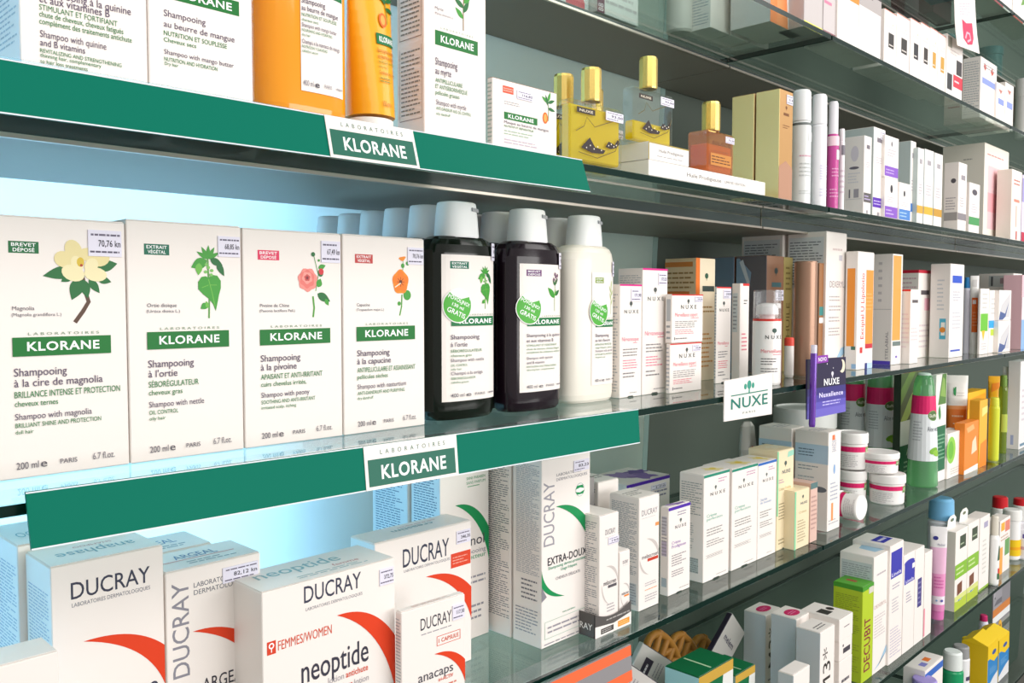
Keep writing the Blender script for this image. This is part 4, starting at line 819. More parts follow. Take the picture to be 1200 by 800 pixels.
o = box('face_cream_carton', 'short cream-coloured carton in front of the blue-banded ones', 'skincare box', ZD, .556, 931, 948, 577, d=.035, col='f0e0bc', front=[R(0, .0, .1, 1, '8fd8a8')] + tree(.55, .84, .07, '4f5f58') + [T('NUXE', .4, .75, .85, .79, '4f5f6a', 0, 1), T('Crème', .3, .6, .8, .64, 'c9b88a'), L(.2, .1, .8, .5, 8, 'b8aa88')], flap=True, group=CG)
box('face_cream_carton', 'short pinkish carton with a dark label right of the short cream one', 'skincare box', ZD, .557, 949.5, 957.5, 567, d=.035, col='e0bcae', front=[R(.0, .9, 1, 1, '5a7a7a'), L(.1, .2, .9, .8, 8, 'c09a90')], group=CG)
BW = [L(.1, .06, .9, .12, 2, 'b0b0b8'), T('BARIÉDERM', .3, .8, .6, .95, '8f9ab0', 90), D(.5, .62, .05, '8fb0d8', .5), L(.2, .3, .8, .5, 5, 'b0b8c8'), R(.3, .1, .45, .28, 'f09a5a'), R(.3, .92, .5, .97, 'f07a4a')]
bs = [R(0, .68, 1, .87, 'bcd3e6'), L(.1, .74, .6, .83, 3, '5f7488'), L(.1, .6, .7, .66, 2, '9fa4aa'), L(.1, .35, .6, .55, 6, 'b5b8bc'), P(blob(.75, .42, .22, .03), '6f747c')]
o = box('blue_band_carton', 'white carton with a pale blue band on its side, front one of two', 'medicine box', ZD, .565, 969.5, 984, 508, ub=931.5, front=BW, left=bs, flap=True, top=toplines('a0a4ac'))
X_, w_, Y_, d_, z_, h_ = o['_dims']
box('blue_band_carton', 'white carton with a pale blue side band, behind its twin', 'medicine box', ZD, Y_ + d_ + .005, 0, 0, 0, d=d_ * 1.05, X0=X_ - .002, wd=w_, h=h_, left=bs, flap=True, top=toplines('a0a4ac'))
mb = MB()
pts = []
for i in range(14):
    a = 2 * math.pi * i / 14; pts.append((.016 * math.cos(a) * (1 + .25 * math.sin(3 * a)), .012 * math.sin(a)))
mb.loft([[(x * k + .003 * math.sin(5 * z_ * 40 + i), y * k, z_) for i, (x, y) in enumerate(pts)] for z_, k in ((0, .9), (.03, 1.1), (.07, .95), (.11, 1.05), (.148, .8), (.155, .5))], M('b9b6b0', .25))
put(mb, Flat((-.012, -.0135, .09), (1, 0, 0), (0, 0, 1), .01, .03), [R(0, .1, .5, .9, 'b03038')])
mb.build('crumpled_bag'); bpy.data.objects['crumpled_bag'].location = (X_ + .01, Y_ + 2 * d_ + .034, EYE + ZD + .0002)
tag(bpy.data.objects['crumpled_bag'], 'crumpled greyish plastic bag beside the blue-banded cartons', 'plastic bag')
# white tubs
PKT = 'e0246a'
def tub(label, X, Y, z, r, H, group='white tubs with pink bands', lay=None, lo='jar'):
    t = empty('cream_tub', (X, Y, z)); tag(t, label, 'tub', group); W = M('f6f3f0', .3, 0, .2)
    mb = MB(); mb.lathe([(0, .9, W), (.002, .95, W), (H * .66, .97, W), (H * .66, .93, W), (H * .68, .93, W)], r, seg=44)
    S = Round(r * .955 + .0003, 0, H * .66, r * 3.6, -2.2, r * .975 + .0003)
    put(mb, S, [R(0, .72, 1, .93, PKT), R(.62, .6, .82, .92, '7a9a5a'), T('EKOMED', .64, .7, .8, .82, 'f4f1e0', 0, 1), L(.1, .1, .45, .62, 7, 'c4bfc0'), R(.8, .15, .9, .45, 'e06a70')])
    mb.build('jar', t)
    mb = MB(); mb.lathe([(H * .68, .98, W), (H * .7, 1.03, W), (H * .93, 1.03, W), (H * .97, 1.0, W), (H * .975, .93, W), (H * .955, .9, W), (H * .955, .1, W)], r, seg=44); mb.build('lid', t)
    return t
def tubat(label, uL, uR, vT, vB, Y, z):
    X, r = cxy(uL, uR, Y, z + .02); H = at((uL + uR) / 2, vT, Y).z - z
    return tub(label, X, Y, EYE + z + .0003, r / 1.03, H), X, r / 1.03, H
H2 = .047
t1, X1, r1, H1 = tubat('white pink-banded tub, lower one of the stack beside the aloe bottle', 1017, 1061.5, 553, 604, .578, ZD)
X2, r2 = cxy(1018, 1064.5, .60, ZD + .06)
tub('white tub with wide lid, upper one of the stack beside the aloe bottle', X1 - .006, .590, EYE + ZD + H1 + .0012, r2 / 1.03, .036)
t3, X3, r3, H3 = tubat('white tub under another, right behind the tub lying on its side', 981, 1016, 549, 600, .625, ZD)
X4, r4 = cxy(984, 1021.5, .625, ZD + .09)
tub('white pink-banded tub on top of the stack beside the blue-banded carton', X3 + .003, .627, EYE + ZD + H3 + .0012, r4 / 1.03, at(1002, 505, .625).z - ZD - H3)
Xl, rl = cxy(980, 1020, .562, ZD + .02)
t5 = tub('white tub lying on its side with its round base outward', Xl, .570, EYE + ZD + .0232, .0215, .05)
t5.rotation_euler = (math.radians(-90), 0, math.radians(-4)); t5.location = (Xl + .011, .5535, EYE + ZD + .0226)
X6, r6 = cxy(902, 984, .79, ZD + .13); 
H6 = at(944, 474, .79).z - ZD
t = tub('large white tub behind the purple tester card', X6, .79, EYE + ZD + .0003, r6 / 1.03 * .92, H6)
# aloe bottles
AG = clear('aloe_gel', (.62, .88, .66, 1), 1.45, rgb('8fd49a'), .55)
def aloe(label, uL, uR, vT, Y, cone=.62):
    X, r = cxy(uL, uR, Y, ZD + .03); H = at((uL + uR) / 2, vT, Y).z - ZD
    t = empty('aloe_bottle', (X, Y, EYE + ZD + .0003)); tag(t, label, 'bottle', 'aloe gel bottles')
    mb = MB(); k = lambda z: 1 - (1 - cone) * (z / H) ** 1.3
    mb.lathe([(0, .9, AG), (.003, 1, AG)] + [(H * f, k(H * f), AG) for f in (.2, .5, .8, .92)] + [(H * .97, cone * .9, AG), (H, cone * .7, AG)], r, seg=44)
    mb.build('body', t)
    lb = MB(); z0, z1 = H * .24, H * .82
    S = Round(r * k(z0) + .0005, z0, z1 - z0, r * k(z0) * 4.4, -2.2, r * k(z1) + .0012)
    S.r1 = r * k(z1) + .0012
    class A:
        curved = True; w = S.w; h = S.h
        def pt(s, x, y, off):
            z = z0 + y; R_ = r * k(z) + .0006 + off; tt = -2.6 + (x - s.w / 2) / (r * .9); return Vector((R_ * math.cos(tt), R_ * math.sin(tt), z))
    cm = []
    n = 6
    for i in range(n):
        cm.append(R(0, .72 * i / n, 1, .72 * (i + 1) / n, 'e4e8ea'))
    cm += [R(0, .72, 1, .86, PKT), R(0, .86, 1, 1, PKT), P(blob(.64, .7, .11, .08, 0), '6f9a4a'), P(blob(.64, .7, .1, .068, 0), '4f6a3a'), T('EkoMed', .56, .675, .73, .725, 'f4f1e0', 0, 1), T('Aloe vera', .52, .46, .76, .535, '6a6f78'), P(blob(.64, .16, .09, .05, 15), '7ab030'), P(blob(.7, .12, .09, .05, -10), '8fc040'), L(.28, .3, .44, .62, 7, 'b5babf')]
    put(lb, A(), cm); lb.build('label', t)
    cb = MB(); cm_ = M('cfe0d4', .35); cb.lathe([(H + .0002, cone * .7, cm_), (H + .003, cone * .68, cm_), (H + .0045, cone * .5, cm_)], r, seg=32); cb.build('cap', t)
    return t
aloe('cone-shaped green aloe bottle with pink band in front of the green carton', 1062, 1099.5, 440, .582)
aloe('wide aloe bottle with pink band behind the stacked white tubs', 1013, 1048, 432, .70, .86)
aloe('aloe bottle half hidden behind the purple tester card and a tub', 981, 1014, 428, .76, .86)
wl = MB(); pA = at(1047, 480, .75); wl.rbox(pA.x, .75, ZD + EYE + .0003, pA.x + .018, .762, ZC - .0105 + EYE, M('23282a', .4), .0005); tag(wl.build('shelf_upright'), 'dark upright post behind the aloe bottles, between two glass shelves', 'post')
# right end of the aloe shelf
DG = '1c6a44'
box('aloe_carton', 'dark green carton with a sliced aloe picture behind the cone-shaped bottle', 'cosmetic box', ZD, .628, 1054, 1078, 438, d=.014, lcol='2c3a2c', front=[R(0, 0, 1, .32, DG), R(0, .32, 1, .55, 'eceee6'), R(0, .55, 1, 1, '49602c'), P([(0, .55), (.3, .55), (1, .8), (1, .95), (.4, .75)], 'a8c05a'), P([(0, .85), (.4, 1), (.7, 1), (0, .7)], '6f8f3a'), T('ALOE', .3, .22, .9, .28, 'd8e4c8', 0, 1), L(.2, .05, .8, .18, 3, 'a8c8a8'), P(leafpts(.5, .4, .3, .08, 60), '2f7a4a')])
box('aloe_carton', 'white carton with a green leaf and dark green foot, right of the cone bottle', 'cosmetic box', ZD, .570, 1095, 1107.5, 440, ub=1090, front=[R(.0, .1, .95, .52, DG), L(.1, .2, .9, .45, 7, '7ab08a'), P([(.2, .72), (.95, .72), (.95, 1), (.55, 1)], '55803a'), P([(.4, .8), (.9, .78), (.8, .95), (.6, .97)], '86ab52'), P(leafpts(.35, .58, .14, .25, 80), '3a8a4a')], lcol='e4ebe2')
squeeze_tube('orange_tube', 'orange tube with a white crimped top and green leaf mark', ZD, .612, 1108, 1132, 440, [(.08, .62, 'f08030'), (.62, .66, 'f4a060'), (.66, 1, 'f3efe9')], .1, 'f0ede8', yaw=.8, patch=[P(leafpts(.3, .78, .14, .1, 40), '3a9a5a'), P(leafpts(.3, .78, .1, .08, 120), '3a9a5a'), L(.45, .76, .9, .82, 2, 'd8d4ce'), L(.15, .52, .85, .57, 1, 'fbd0a8'), L(.2, .44, .8, .48, 1, 'fbd0a8')])
box('cream_carton', 'short white carton with a rounded green picture by the orange tube', 'cosmetic box', ZD, .566, 1110, 1129, 509, d=.03, front=[P(blob(.22, .62, .26, .3, 0, 18), '8fd050'), P(blob(.2, .62, .16, .2, 0, 18), '6cb840'), L(.2, .06, .9, .22, 3, 'c8c4bc')])
box('yellow_carton', 'yellow carton behind the orange-white sunscreen pack', 'cosmetic box', ZD, .60, 1133, 1154, 461, d=.03, col='f7bb22', front=[P([(0, .75), (1, .85), (1, .95), (0, .9)], 'f0a018'), R(0, .4, 1, .44, 'f4a01c')], top=[])
box('sunscreen_pack', 'orange and white pack leaning in front of the yellow carton', 'cosmetic box', ZD, .556, 1130, 1146, 497, d=.02, col='f28a30', front=[P([(0, .0), (1, .0), (1, .12), (0, .08)], 'f3efe9'), P([(.5, .35), (.9, .4), (.8, .7), (.55, .6)], 'f7d8b8'), P([(.2, .8), (.7, .85), (.6, .95), (.1, .9)], 'f7b070')])
box('sunscreen_pack', 'slim yellow-orange carton between the orange pack and the lime bottle', 'cosmetic box', ZD, .558, 1147, 1156, 470, d=.02, col='f9b433', front=[P([(0, .0), (1, .0), (1, .4), (.2, .35)], 'f0881e'), P([(.3, .75), (1, .8), (1, .9), (.3, .88)], 'fbdf80')])
squeeze_tube('sunscreen_tube', 'yellow tube with a slanted top above the lime bottle', ZD, .605, 1157, 1172, 441, [(.08, .7, 'f3e9da'), (.7, 1, 'f7b51e')], .1, yaw=.8, patch=[P([(.1, .78), (.9, .84), (.9, .92), (.2, .9)], 'f08a1e')])
def flacon(name, label, uL, uR, vT, Y, sh, col, capcol, capf=.82, neck=.5, patch=(), rough=.25, clearm=None, cat='bottle', shoulder=.1, capk=None, group=None, phi=-2.2):
    X, r = cxy(uL, uR, Y, sh + .05); H = at((uL + uR) / 2, vT, Y).z - sh; m_ = clearm or M(col, rough, 0, .2); cm = M(capcol, .3)
    t = empty(name, (X, Y, EYE + sh + .0003)); tag(t, label, cat, group)
    mb = MB(); mb.lathe([(0, .9, m_), (.003, 1, m_), (H * (capf - shoulder), 1, m_), (H * (capf - shoulder * .4), .9, m_), (H * capf, neck, m_)], r, seg=36)
    if patch: put(mb, Round(r + .0003, H * .05, H * (capf - shoulder) - H * .05, r * 3.2, phi), patch)
    mb.build('body', t)
    k = capk or neck
    mb = MB(); mb.lathe([(H * capf + .0002, k, cm), (H * .98, k * .95, cm), (H, k * .8, cm)], r, seg=32); mb.build('cap', t)
    return t
flacon('lime_bottle', 'lime yellow bottle at the foot of the yellow-topped tube', 1158, 1171, 466, .562, ZD, 'd3dc3a', 'd8e04a', .88, .88, shoulder=.05)
flacon('green_bottle', 'clear green bottle right of the lime yellow one', 1169, 1180, 440, .575, ZD, '8fa83a', '6f8f3a', .86, .8, shoulder=.05, clearm=clear('green_liquid', (.6, .75, .3, 1), 1.45, rgb('9ab03c'), .6), patch=[R(.2, .3, .9, .6, 'b0c050')])
squeeze_tube('green_tube', 'green and white tube with pale crimped top near the far frame edge', ZD, .59, 1174, 1187, 430, [(.06, .25, 'eef0ea'), (.25, .5, '2f8a4a'), (.5, .72, '9ac83a'), (.72, .85, '5f9a4a'), (.85, 1, 'e9ebe6')], .06, yaw=.8)
box('white_carton', 'tall off-white carton with blue mark at the far end of the aloe shelf', 'cosmetic box', ZD, .560, 1194, 1206, 424, ub=1181, front=[L(.2, .3, .9, .7, 6, 'd0c8cc'), R(.1, .03, .9, .06, '6a8aa0')], left=[R(.3, .05, .55, .16, 'a8b4d8')], col='e9e7e6')

# ------------------------------------------------------------------ top-left products on the upper shelf
Yu = .55
qb = [('quinine', 22.5, 173, [('Shampooing à la quinine', .86, PU), ('et aux vitamines B', .7, PU), ('STIMULANT ET FORTIFIANT', .76, GT), ('chute de cheveux, cheveux fatigués', .82, GT), ('complément des traitements antichute', .89, GT), ('Shampoo with quinine', .68, PU), ('and B vitamins', .51, PU)]), ]
def klor_low(lines, x0=.15):
    """lower half of a flower carton: green band, then lines set from their distance above the foot (metres)"""
    return lines
H_ = .158
def mm(z): return z / H_
def fl(t, x0, z0, x1, z1, c, b=0): return T(t, x0, mm(z0), x1, mm(z1), c, 0, b)
c = klor('quinine', ('BREVET', 'DÉPOSÉ'), '6b3a72', [], ('Quinquina', '(Cinchona officinalis)'))[:10]
c = [q for q in c]
def yz(u, v, Y): return (at(u, v, Y).z - ZB) / H_
def line(t, u0, v0, u1, capv, uL, uR, col, Y=Yu, b=0):
    """place a line of print from where it starts (u0,v0 baseline) to column u1"""
    XL, XR = at(uL, 100, Y).x, at(uR, 100, Y).x; f0 = (at(u0, v0, Y).x - XL) / (XR - XL); f1 = (at(u1, v0, Y).x - XL) / (XR - XL)
    y = yz(u0, v0, Y); return T(t, f0, y, f1, yz(u0, v0 - capv, Y), col, 0, b)
LQ = [line('Shampooing à la quinine', 44, -7, 152, 9, 22.5, 173, PU), line('et aux vitamines B', 44, 2, 127, 9, 22.5, 173, PU), line('STIMULANT ET FORTIFIANT', 44, 11, 136, 6.5, 22.5, 173, GT), line('chute de cheveux, cheveux fatigués', 44, 19, 143, 6.5, 22.5, 173, GT), line('complément des traitements antichute', 44, 27.5, 153, 6.5, 22.5, 173, GT), line('Shampoo with quinine', 45, 43, 123, 8, 22.5, 173, PU), line('and B vitamins', 45, 53, 98, 7.5, 22.5, 173, PU), line('REVITALIZING AND STRENGTHENING', 45, 61, 141, 4.5, 22.5, 173, GT), line('thinning hair, complementary', 45, 66.5, 117, 4.5, 22.5, 173, GT), line('to hair loss treatments', 45, 73.5, 101, 4.5, 22.5, 173, GT)]
FG = 'flower shampoo cartons on the upper shelf'
box('shampoo_carton', 'white hair strengthening shampoo carton at the end of the upper green rail', 'shampoo box', ZB, Yu, 22.5, 172.6, 0, d=.05, h=H_, front=[R(.14, .49, .87, .56, GB), T('KLORANE', .25, .51, .78, .542, 'ffffff', 0, 2), G('quinine', .69, .6, .31)] + LQ, left=[L(.1, .1, .9, .9, 40, '9fb8cc')], group=FG, lcol='e6eff5')  # blue panel light painted into the left face and its lines
LM = [line('Shampooing', 191, 18.5, 240, 7.5, 174, 296, PU), line('au beurre de mangue', 191, 31, 274, 7, 174, 296, PU), line('NUTRITION ET SOUPLESSE', 191, 41, 265, 5.5, 174, 296, GT), line('Cheveux secs', 191, 48.5, 229, 5, 174, 296, GT), line('Shampoo with mango butter', 191.5, 63, 273, 5.5, 174, 296, PU), line('NUTRITION AND HYDRATION', 191.5, 71, 254, 4.5, 174, 296, GT), line('Dry hair', 192, 76, 208, 3.8, 174, 296, GT)]
XL, XR = at(174, 100, Yu).x, at(296, 100, Yu).x; bx0 = (at(189, 0, Yu).x - XL) / (XR - XL); bx1 = (at(279.5, 0, Yu).x - XL) / (XR - XL); by = yz(279.5, 19.5, Yu); bt = yz(279.5, 2.5, Yu)
box('shampoo_carton', 'white mango butter shampoo carton beside the orange bottle', 'shampoo box', ZB, Yu, 174, 296, 0, d=.05, h=H_, front=[R(bx0, by, bx1, bt, GB), T('KLORANE', bx0 + .1 * (bx1 - bx0), by + .25 * (bt - by), bx1 - .1 * (bx1 - bx0), by + .75 * (bt - by), 'ffffff', 0, 2), G('mango', .69, .6, .3)] + LM, group=FG)
ORB = M('f29a18', .14, 0, .5); X = at(350, 100, .572).x
a2 = .0365
shampoo_bottle('glossy orange shampoo bottle with a white label on the upper shelf', X, .572, a2, .021, .185, .034, ORB, ZB,
    [R(.02, .545, .99, .615, '00703a'), T('KLORANE', .15, .562, .9, .597, 'ffffff', 0, 2), T('L A B O R A T O I R E S', .15, .63, .97, .64, '9fb39f'), G('mango', .72, .68, .28), D(.15, .74, .11, '3fa04a'), T('Shampooing', .02, .48, .54, .51, PU), T('au beurre de mangue', .02, .44, .86, .468, PU), T('NUTRITION ET SOUPLESSE', .02, .408, .82, .426, GT), T('cheveux secs', .02, .382, .38, .397, GT), T('Shampoo with mango butter', .02, .35, .82, .372, PU), T('NOURISHING AND HYDRATING', .02, .325, .7, .34, GT), T('dry hair', .02, .3, .2, .314, GT), T('Champú a la manteca de mango', .02, .26, .9, .282, PU), T('NUTRICIÓN Y SUAVIDAD', .02, .235, .58, .25, GT), T('cabellos secos', .02, .212, .36, .226, GT), T('400 ml', .04, .03, .26, .06, '8b8690'), T('e', .29, .03, .39, .062, '57525c', 0, 2), T('PARIS', .5, .035, .68, .055, '8b8690'), L(.8, .035, .98, .06, 1, 'b0acb0')],
    -.011, .0275, .0195, .150, None, promo=False)
yt = squeeze_tube('conditioner_tube', 'yellow conditioner tube standing on its white cap', ZB, .572, 403, 463, -40, [(.1, 1, 'f8ab1a')], .085, 'f6f3ee', patch=[R(.42, .52, 1.0, .585, '00703a'), T('KLORANE', .5, .536, .97, .568, 'ffffff', 0, 2), G('mango', .75, .63, .2), T('Baume après-shampooing', .42, .47, .98, .495, 'b06a1a'), T('au beurre de mangue', .42, .435, .97, .46, 'b06a1a'), T('NUTRITION ET SOUPLESSE', .42, .405, .95, .42, '6f8a2a'), T('cheveux secs', .42, .38, .7, .393, '6f8a2a'), T('Conditioner with mango', .42, .34, .95, .362, 'b06a1a'), L(.42, .29, .9, .325, 2, '8f8a2a'), T('150 ml e', .44, .15, .72, .18, 'b06a1a')], flare=.5)
LY = [T('Shampooing', .17, .37, .52, .405, PU), T('au myrte', .17, .325, .42, .358, PU), T('ANTIPELLICULAIRE', .17, .285, .6, .305, GT), T('ET ANTISÉBORRHÉIQUE', .17, .255, .68, .275, GT), T('pellicules grasses', .17, .225, .55, .245, GT), T('Shampoo with myrtle', .18, .175, .66, .2, PU), T('ANTI-DANDRUFF AND OIL CONTROL', .18, .15, .74, .165, GT), T('oily dandruff', .18, .125, .4, .138, GT)]
box('shampoo_carton', 'tall white carton with a myrtle twig and framed side text', 'shampoo box', ZB, .548, 497, 569.5, 0, ub=465, h=.166, front=[R(.17, .468, .86, .54, GB), T('KLORANE', .26, .487, .79, .52, 'ffffff', 0, 2), T('L A B O R A T O I R E S', .26, .552, .78, .561, '9fb39f'), G('myrtle', .62, .575, .3), T('Myrte', .17, .64, .3, .655, '8d8791'), T('(Myrtus communis L.)', .17, .617, .45, .628, '8d8791')] + LY, left=[R(.1, .1, .11, .46, '9a7a6a'), R(.1, .1, .92, .104, '9a7a6a'), R(.91, .1, .92, .46, '9a7a6a'), R(.1, .5, .11, .86, '9a7a6a'), R(.91, .5, .92, .86, '9a7a6a'), R(.1, .5, .92, .504, '9a7a6a'), R(.15, .9, .7, .98, '6a3a2a'), L(.16, .12, .86, .45, 15, '8f8378'), L(.16, .52, .86, .84, 14, '8f8378')], group=FG, lcol='f3e3dc')
box('mask_carton', 'small square white carton with a mango picture beside the perfume', 'shampoo box', ZB, .548, 577, 652.5, 90, ub=571, front=[R(.15, .82, .31, .92, 'e8583a'), L(.16, .84, .3, .9, 2, 'f8c0b0'), L(.17, .66, .4, .72, 2, 'a5a0a5'), R(.17, .46, .68, .56, GB), T('KLORANE', .23, .485, .62, .535, 'ffffff', 0, 2), G('mango', .84, .52, .38), T('Masque au beurre de mangue', .17, .4, .86, .44, PU), T('NUTRITIF ET RÉPARATEUR', .17, .35, .62, .38, GT), L(.17, .24, .6, .32, 2, 'a8c0aa'), L(.17, .12, .7, .2, 2, 'c8b8c8')], left=side(12, 'b0c0b4'), st=(.36, .78, .6, .9, '116,82'), top=[], tcol='a06a4a')
# perfume bottles and their trays
LIQ = clear('yellow_oil', (1.0, .90, .22, 1), 1.40, rgb('ffe62e'), .72)
AMB = clear('amber_oil', (.98, .62, .22, 1), 1.40, rgb('f0a04a'), .7)
GOLD = M('f0d078', .27, 1.0)
def perfume(label, Xl, Yf, wdt, dep, z, hb, hc, rc, liq, fill, art=True, gls=None):
    gls = gls or BGLASS
    t = empty('perfume_bottle', (Xl + wdt / 2, Yf + dep / 2, EYE + z + .0003)); tag(t, label, 'perfume bottle', 'square perfume bottles with gold caps')
    mb = MB(); mb.rbox(-wdt / 2, -dep / 2, 0, wdt / 2, dep / 2, hb, gls, .0022); 
    mb.lathe([(hb, 1, gls), (hb + .003, 1, gls)], rc * .9, seg=24)
    S = Flat((-wdt / 2, -dep / 2, 0), (1, 0, 0), (0, 0, 1), wdt, hb)
    if art:
        put(mb, S, [R(.12, .80, .46, .89, '2a2018'), T('NUXE', .17, .825, .42, .865, 'f4e9d0'), P([(.2, .26), (.36, .44), (.46, .3), (.66, .28), (.62, .22), (.4, .2)], '2a1c1c'), P([(.66, .34), (.72, .44), (.84, .4), (.9, .5), (.94, .44), (.88, .36), (.76, .32)], '2a1c1c')] + [D(.3 + .07 * i, .27 + .045 * (i % 2), .012, 'f4ecd8') for i in range(5)] + [D(.72 + .05 * i, .37 + .03 * (i % 2), .012, 'f4ecd8') for i in range(4)] + [P(stem([(.1, .5), (.25, .6), (.3, .75), (.45, .62), (.62, .7), (.85, .8)], .012), '6a5a20'), P(stem([(.15, .18), (.5, .13), (.85, .3), (.95, .55)], .012), '6a5a20')])
    else:
        put(mb, S, [T('NUXE', .16, .68, .88, .76, '6a3a18', 0, 1), R(.1, .2, .9, .48, 'c8843a'), L(.14, .24, .86, .44, 3, '5a3010'), L(.2, .52, .8, .56, 1, '8a5020')])
    mb.build('glass_body', t)
    lb = MB(); lb.rbox(-wdt / 2 + .0022, -dep / 2 + .0022, .0035, wdt / 2 - .0022, dep / 2 - .0022, hb * fill, liq, .0015); lb.build('oil', t)
    cb = MB(); cb.lathe([(hb + .003, .96, GOLD), (hb + .0045, 1, GOLD), (hb + hc - .0025, 1, GOLD), (hb + hc, .93, GOLD)], rc, seg=12)
    for p in cb.sm[:]: pass
    cb.sm = [False] * len(cb.sm); cb.build('gold_cap', t)
    sticker(t, S, .66, .78, 1.0, .93, '93,50')
    return t
def prof_(uL, uR, ub, vT, vcapT, ucL, ucR, Y, z):
    Xa = baseX(uL, Y, z + .03); w_ = baseX(uR, Y, z + .03) - Xa; dp = hit(ub, Xa, z + .04) - Y
    hb = at((uL + uR) / 2, vT, Y).z - z; yc = Y + dp / 2
    hc = at((ucL + ucR) / 2, vcapT, yc).z - z - hb; rc = cxy(ucL, ucR, yc, z + .08)[1]
    return Xa, w_, dp, hb, hc, rc
Yp = .542
Xa, w_, dp, hb, hc, rc = prof_(668, 729.5, 653.5, 122, 81, 680, 704.5, Yp, ZB)
dp = min(dp, .034)
P2 = perfume('perfume bottle full of yellow oil in front, next to the mango carton', Xa, Yp, w_, dp, ZB, hb, hc, rc, LIQ, .93)
def capspot(u, v, zt):
    d = ray(u, v); t = zt / d.z; return d.x * t, d.y * t
xx, yy = capspot(660.5, 88.5, ZB + hb + hc)
perfume('second yellow perfume bottle, its cap above the mango carton edge', xx - w_ / 2, max(yy - dp / 2, Yp + dp + .001) , w_, dp, ZB, hb, hc, rc, LIQ, .9)
y2_ = max(yy - dp / 2, Yp + dp + .001); xx, yy = capspot(713, 102, ZB + hb + hc)
perfume('third yellow perfume bottle, only its gold cap rising behind the front one', xx - w_ / 2, max(yy - dp / 2, y2_ + dp + .001), w_, dp, ZB, hb, hc, rc, LIQ, .9)
TR = 'f6f2ec'
# lower tray (long, slim) and the upper tray on it
Yt_ = .5395
lowt = box('display_tray', 'long white cardboard tray on the glass edge, lettered limited edition', 'display tray', ZB, Yt_, 760.5, 897, 189, d=.074, h=.0165, front=[T('Huile Prodigieuse', .29, .36, .58, .62, '6a6464'), T('LIMITED EDITION', .61, .38, .8, .56, '5a5454', 0, 1)], col=TR)
X_, lw, Y_, ld, z_, lh = lowt['_dims']
upw = at(808, 180, Yt_).x - X_
upt = box('display_tray', 'short white cardboard tray stacked on the long one, under a clear perfume bottle', 'display tray', ZB, Yt_ + .0006, 0, 0, 0, d=.072, X0=X_, wd=upw, h=at(760, 165, Yt_).z - ZB - lh - .0006, z0=ZB + lh + .0005, front=[R(0, .93, 1, 1, 'b09a4a'), R(.0, 0, .02, 1, 'b09a4a'), T('Huile Prodigieuse', .25, .5, .85, .68, '8a8484'), L(.2, .2, .9, .34, 1, 'b5b0b0')], col=TR)
zu = ZB + lh + .0005 + upt['_dims'][5] + .0003
Xa, w2, dp2, hb2, hc2, rc2 = prof_(746.5, 792.5, 732, 106, 67, 751, 773, .548, zu)
perfume('half-full clear perfume bottle standing on the stacked white trays', Xa, .552, w2, min(dp2, .036), zu, hb2, hc2, rc2, LIQ, .4)
zl = ZB + lh + .0003
Xa, w3, dp3, hb3, hc3, rc3 = prof_(831.5, 861.5, 807, 155, 120, 823, 845, .545, zl)
perfume('amber orange perfume bottle on the long white tray', Xa, .547, w3, min(dp3, .042), zl, hb3, hc3, rc3, AMB, .70, False, clear('amber_glass', (.93, .66, .40, 1), 1.5, rgb('e8a868'), .3))
g1 = box('gold_carton', 'gold gift carton beside the white cylinders, front one of two', 'perfume box', ZB, .5450, 912.5, 928, 103, ub=885.5, col='c89a62', lcol='ecd694', rough=.34, metal=.3, front=tree(.5, .82, .04, '7a4a20') + [R(.3, .77, .7, .795, '7a4a20'), L(.25, .65, .75, .69, 2, '8a5a30'), P([(0, 0), (1, 0), (1, .3), (.5, .36), (0, .3)], 'b88a70')], st=(.5, .88, .95, .965, '314'))
X_, w_, Y_, d_, z_, h_ = g1['_dims']
box('gold_carton', 'gold gift carton right behind its twin by the amber bottle', 'perfume box', ZB, Y_ + d_ + .0025, 0, 0, 0, d=d_ * .98, X0=X_, wd=w_, h=h_ * .998, col='c89a62', lcol='ecd694', rough=.34, metal=.3)
flacon('white_cylinder_bottle', 'tall white bottle with a dark ring beside the gold cartons', 926.5, 950, 106, .572, ZB, 'e9eceb', 'f1f2f2', .735, .98, patch=[R(0, .97, 1, 1, '6f7674'), L(.3, .55, .8, .6, 1, 'e0b0c0'), L(.3, .3, .8, .5, 4, 'c8cccb'), R(.62, .76, .9, .88, 'f7f6f4'), L(.3, .08, .8, .14, 2, 'c8cccb')], shoulder=.02)
flacon('white_cylinder_bottle', 'plain white cylinder bottle left of the pink pump bottle', 949.5, 968.5, 111, .566, ZB, 'f6f5f8', 'f4f4f6', .74, .98, patch=[L(.4, .3, .9, .5, 6, 'd8d4ee'), L(.4, .08, .9, .2, 3, 'dcd9ee')], shoulder=.02)
flacon('pink_pump_bottle', 'magenta bottle with a clear-capped pump', 968.5, 982.5, 119, .560, ZB, 'c64a96', 'eceaee', .70, .85, patch=[R(0, .86, 1, 1, 'f2d3dc'), R(.55, .66, .95, .8, 'f7f4f6'), L(.3, .4, .8, .55, 3, 'e8a0cc'), L(.2, .1, .8, .25, 3, 'e8a0cc')], shoulder=.02)
flacon('white_tube_bottle', 'narrow white bottle squeezed beside the pink pump bottle', 982, 989.5, 151, .558, ZB, 'f3eff0', 'f3eff0', .86, .95, patch=[R(.3, .8, .9, .95, '77747c'), L(.2, .2, .9, .6, 5, 'd8ccd4')], shoulder=.02)
VG = 'white skincare cartons on the perfume shelf'
def vich(bandc, by=.12, bh=.1, logo=True):
    return ([R(.3, .84, .75, .89, '77717a')] if logo else []) + [L(.25, .6, .8, .68, 3, 'c4bcc4'), R(.02, by, .98, by + bh, bandc), L(.1, by + .2 * bh, .9, by + .8 * bh, 2, 'c9b8e4' if bandc != '55504f' else 'a8a4a2'), R(.4, .02, .6, .06, '9a949a')]
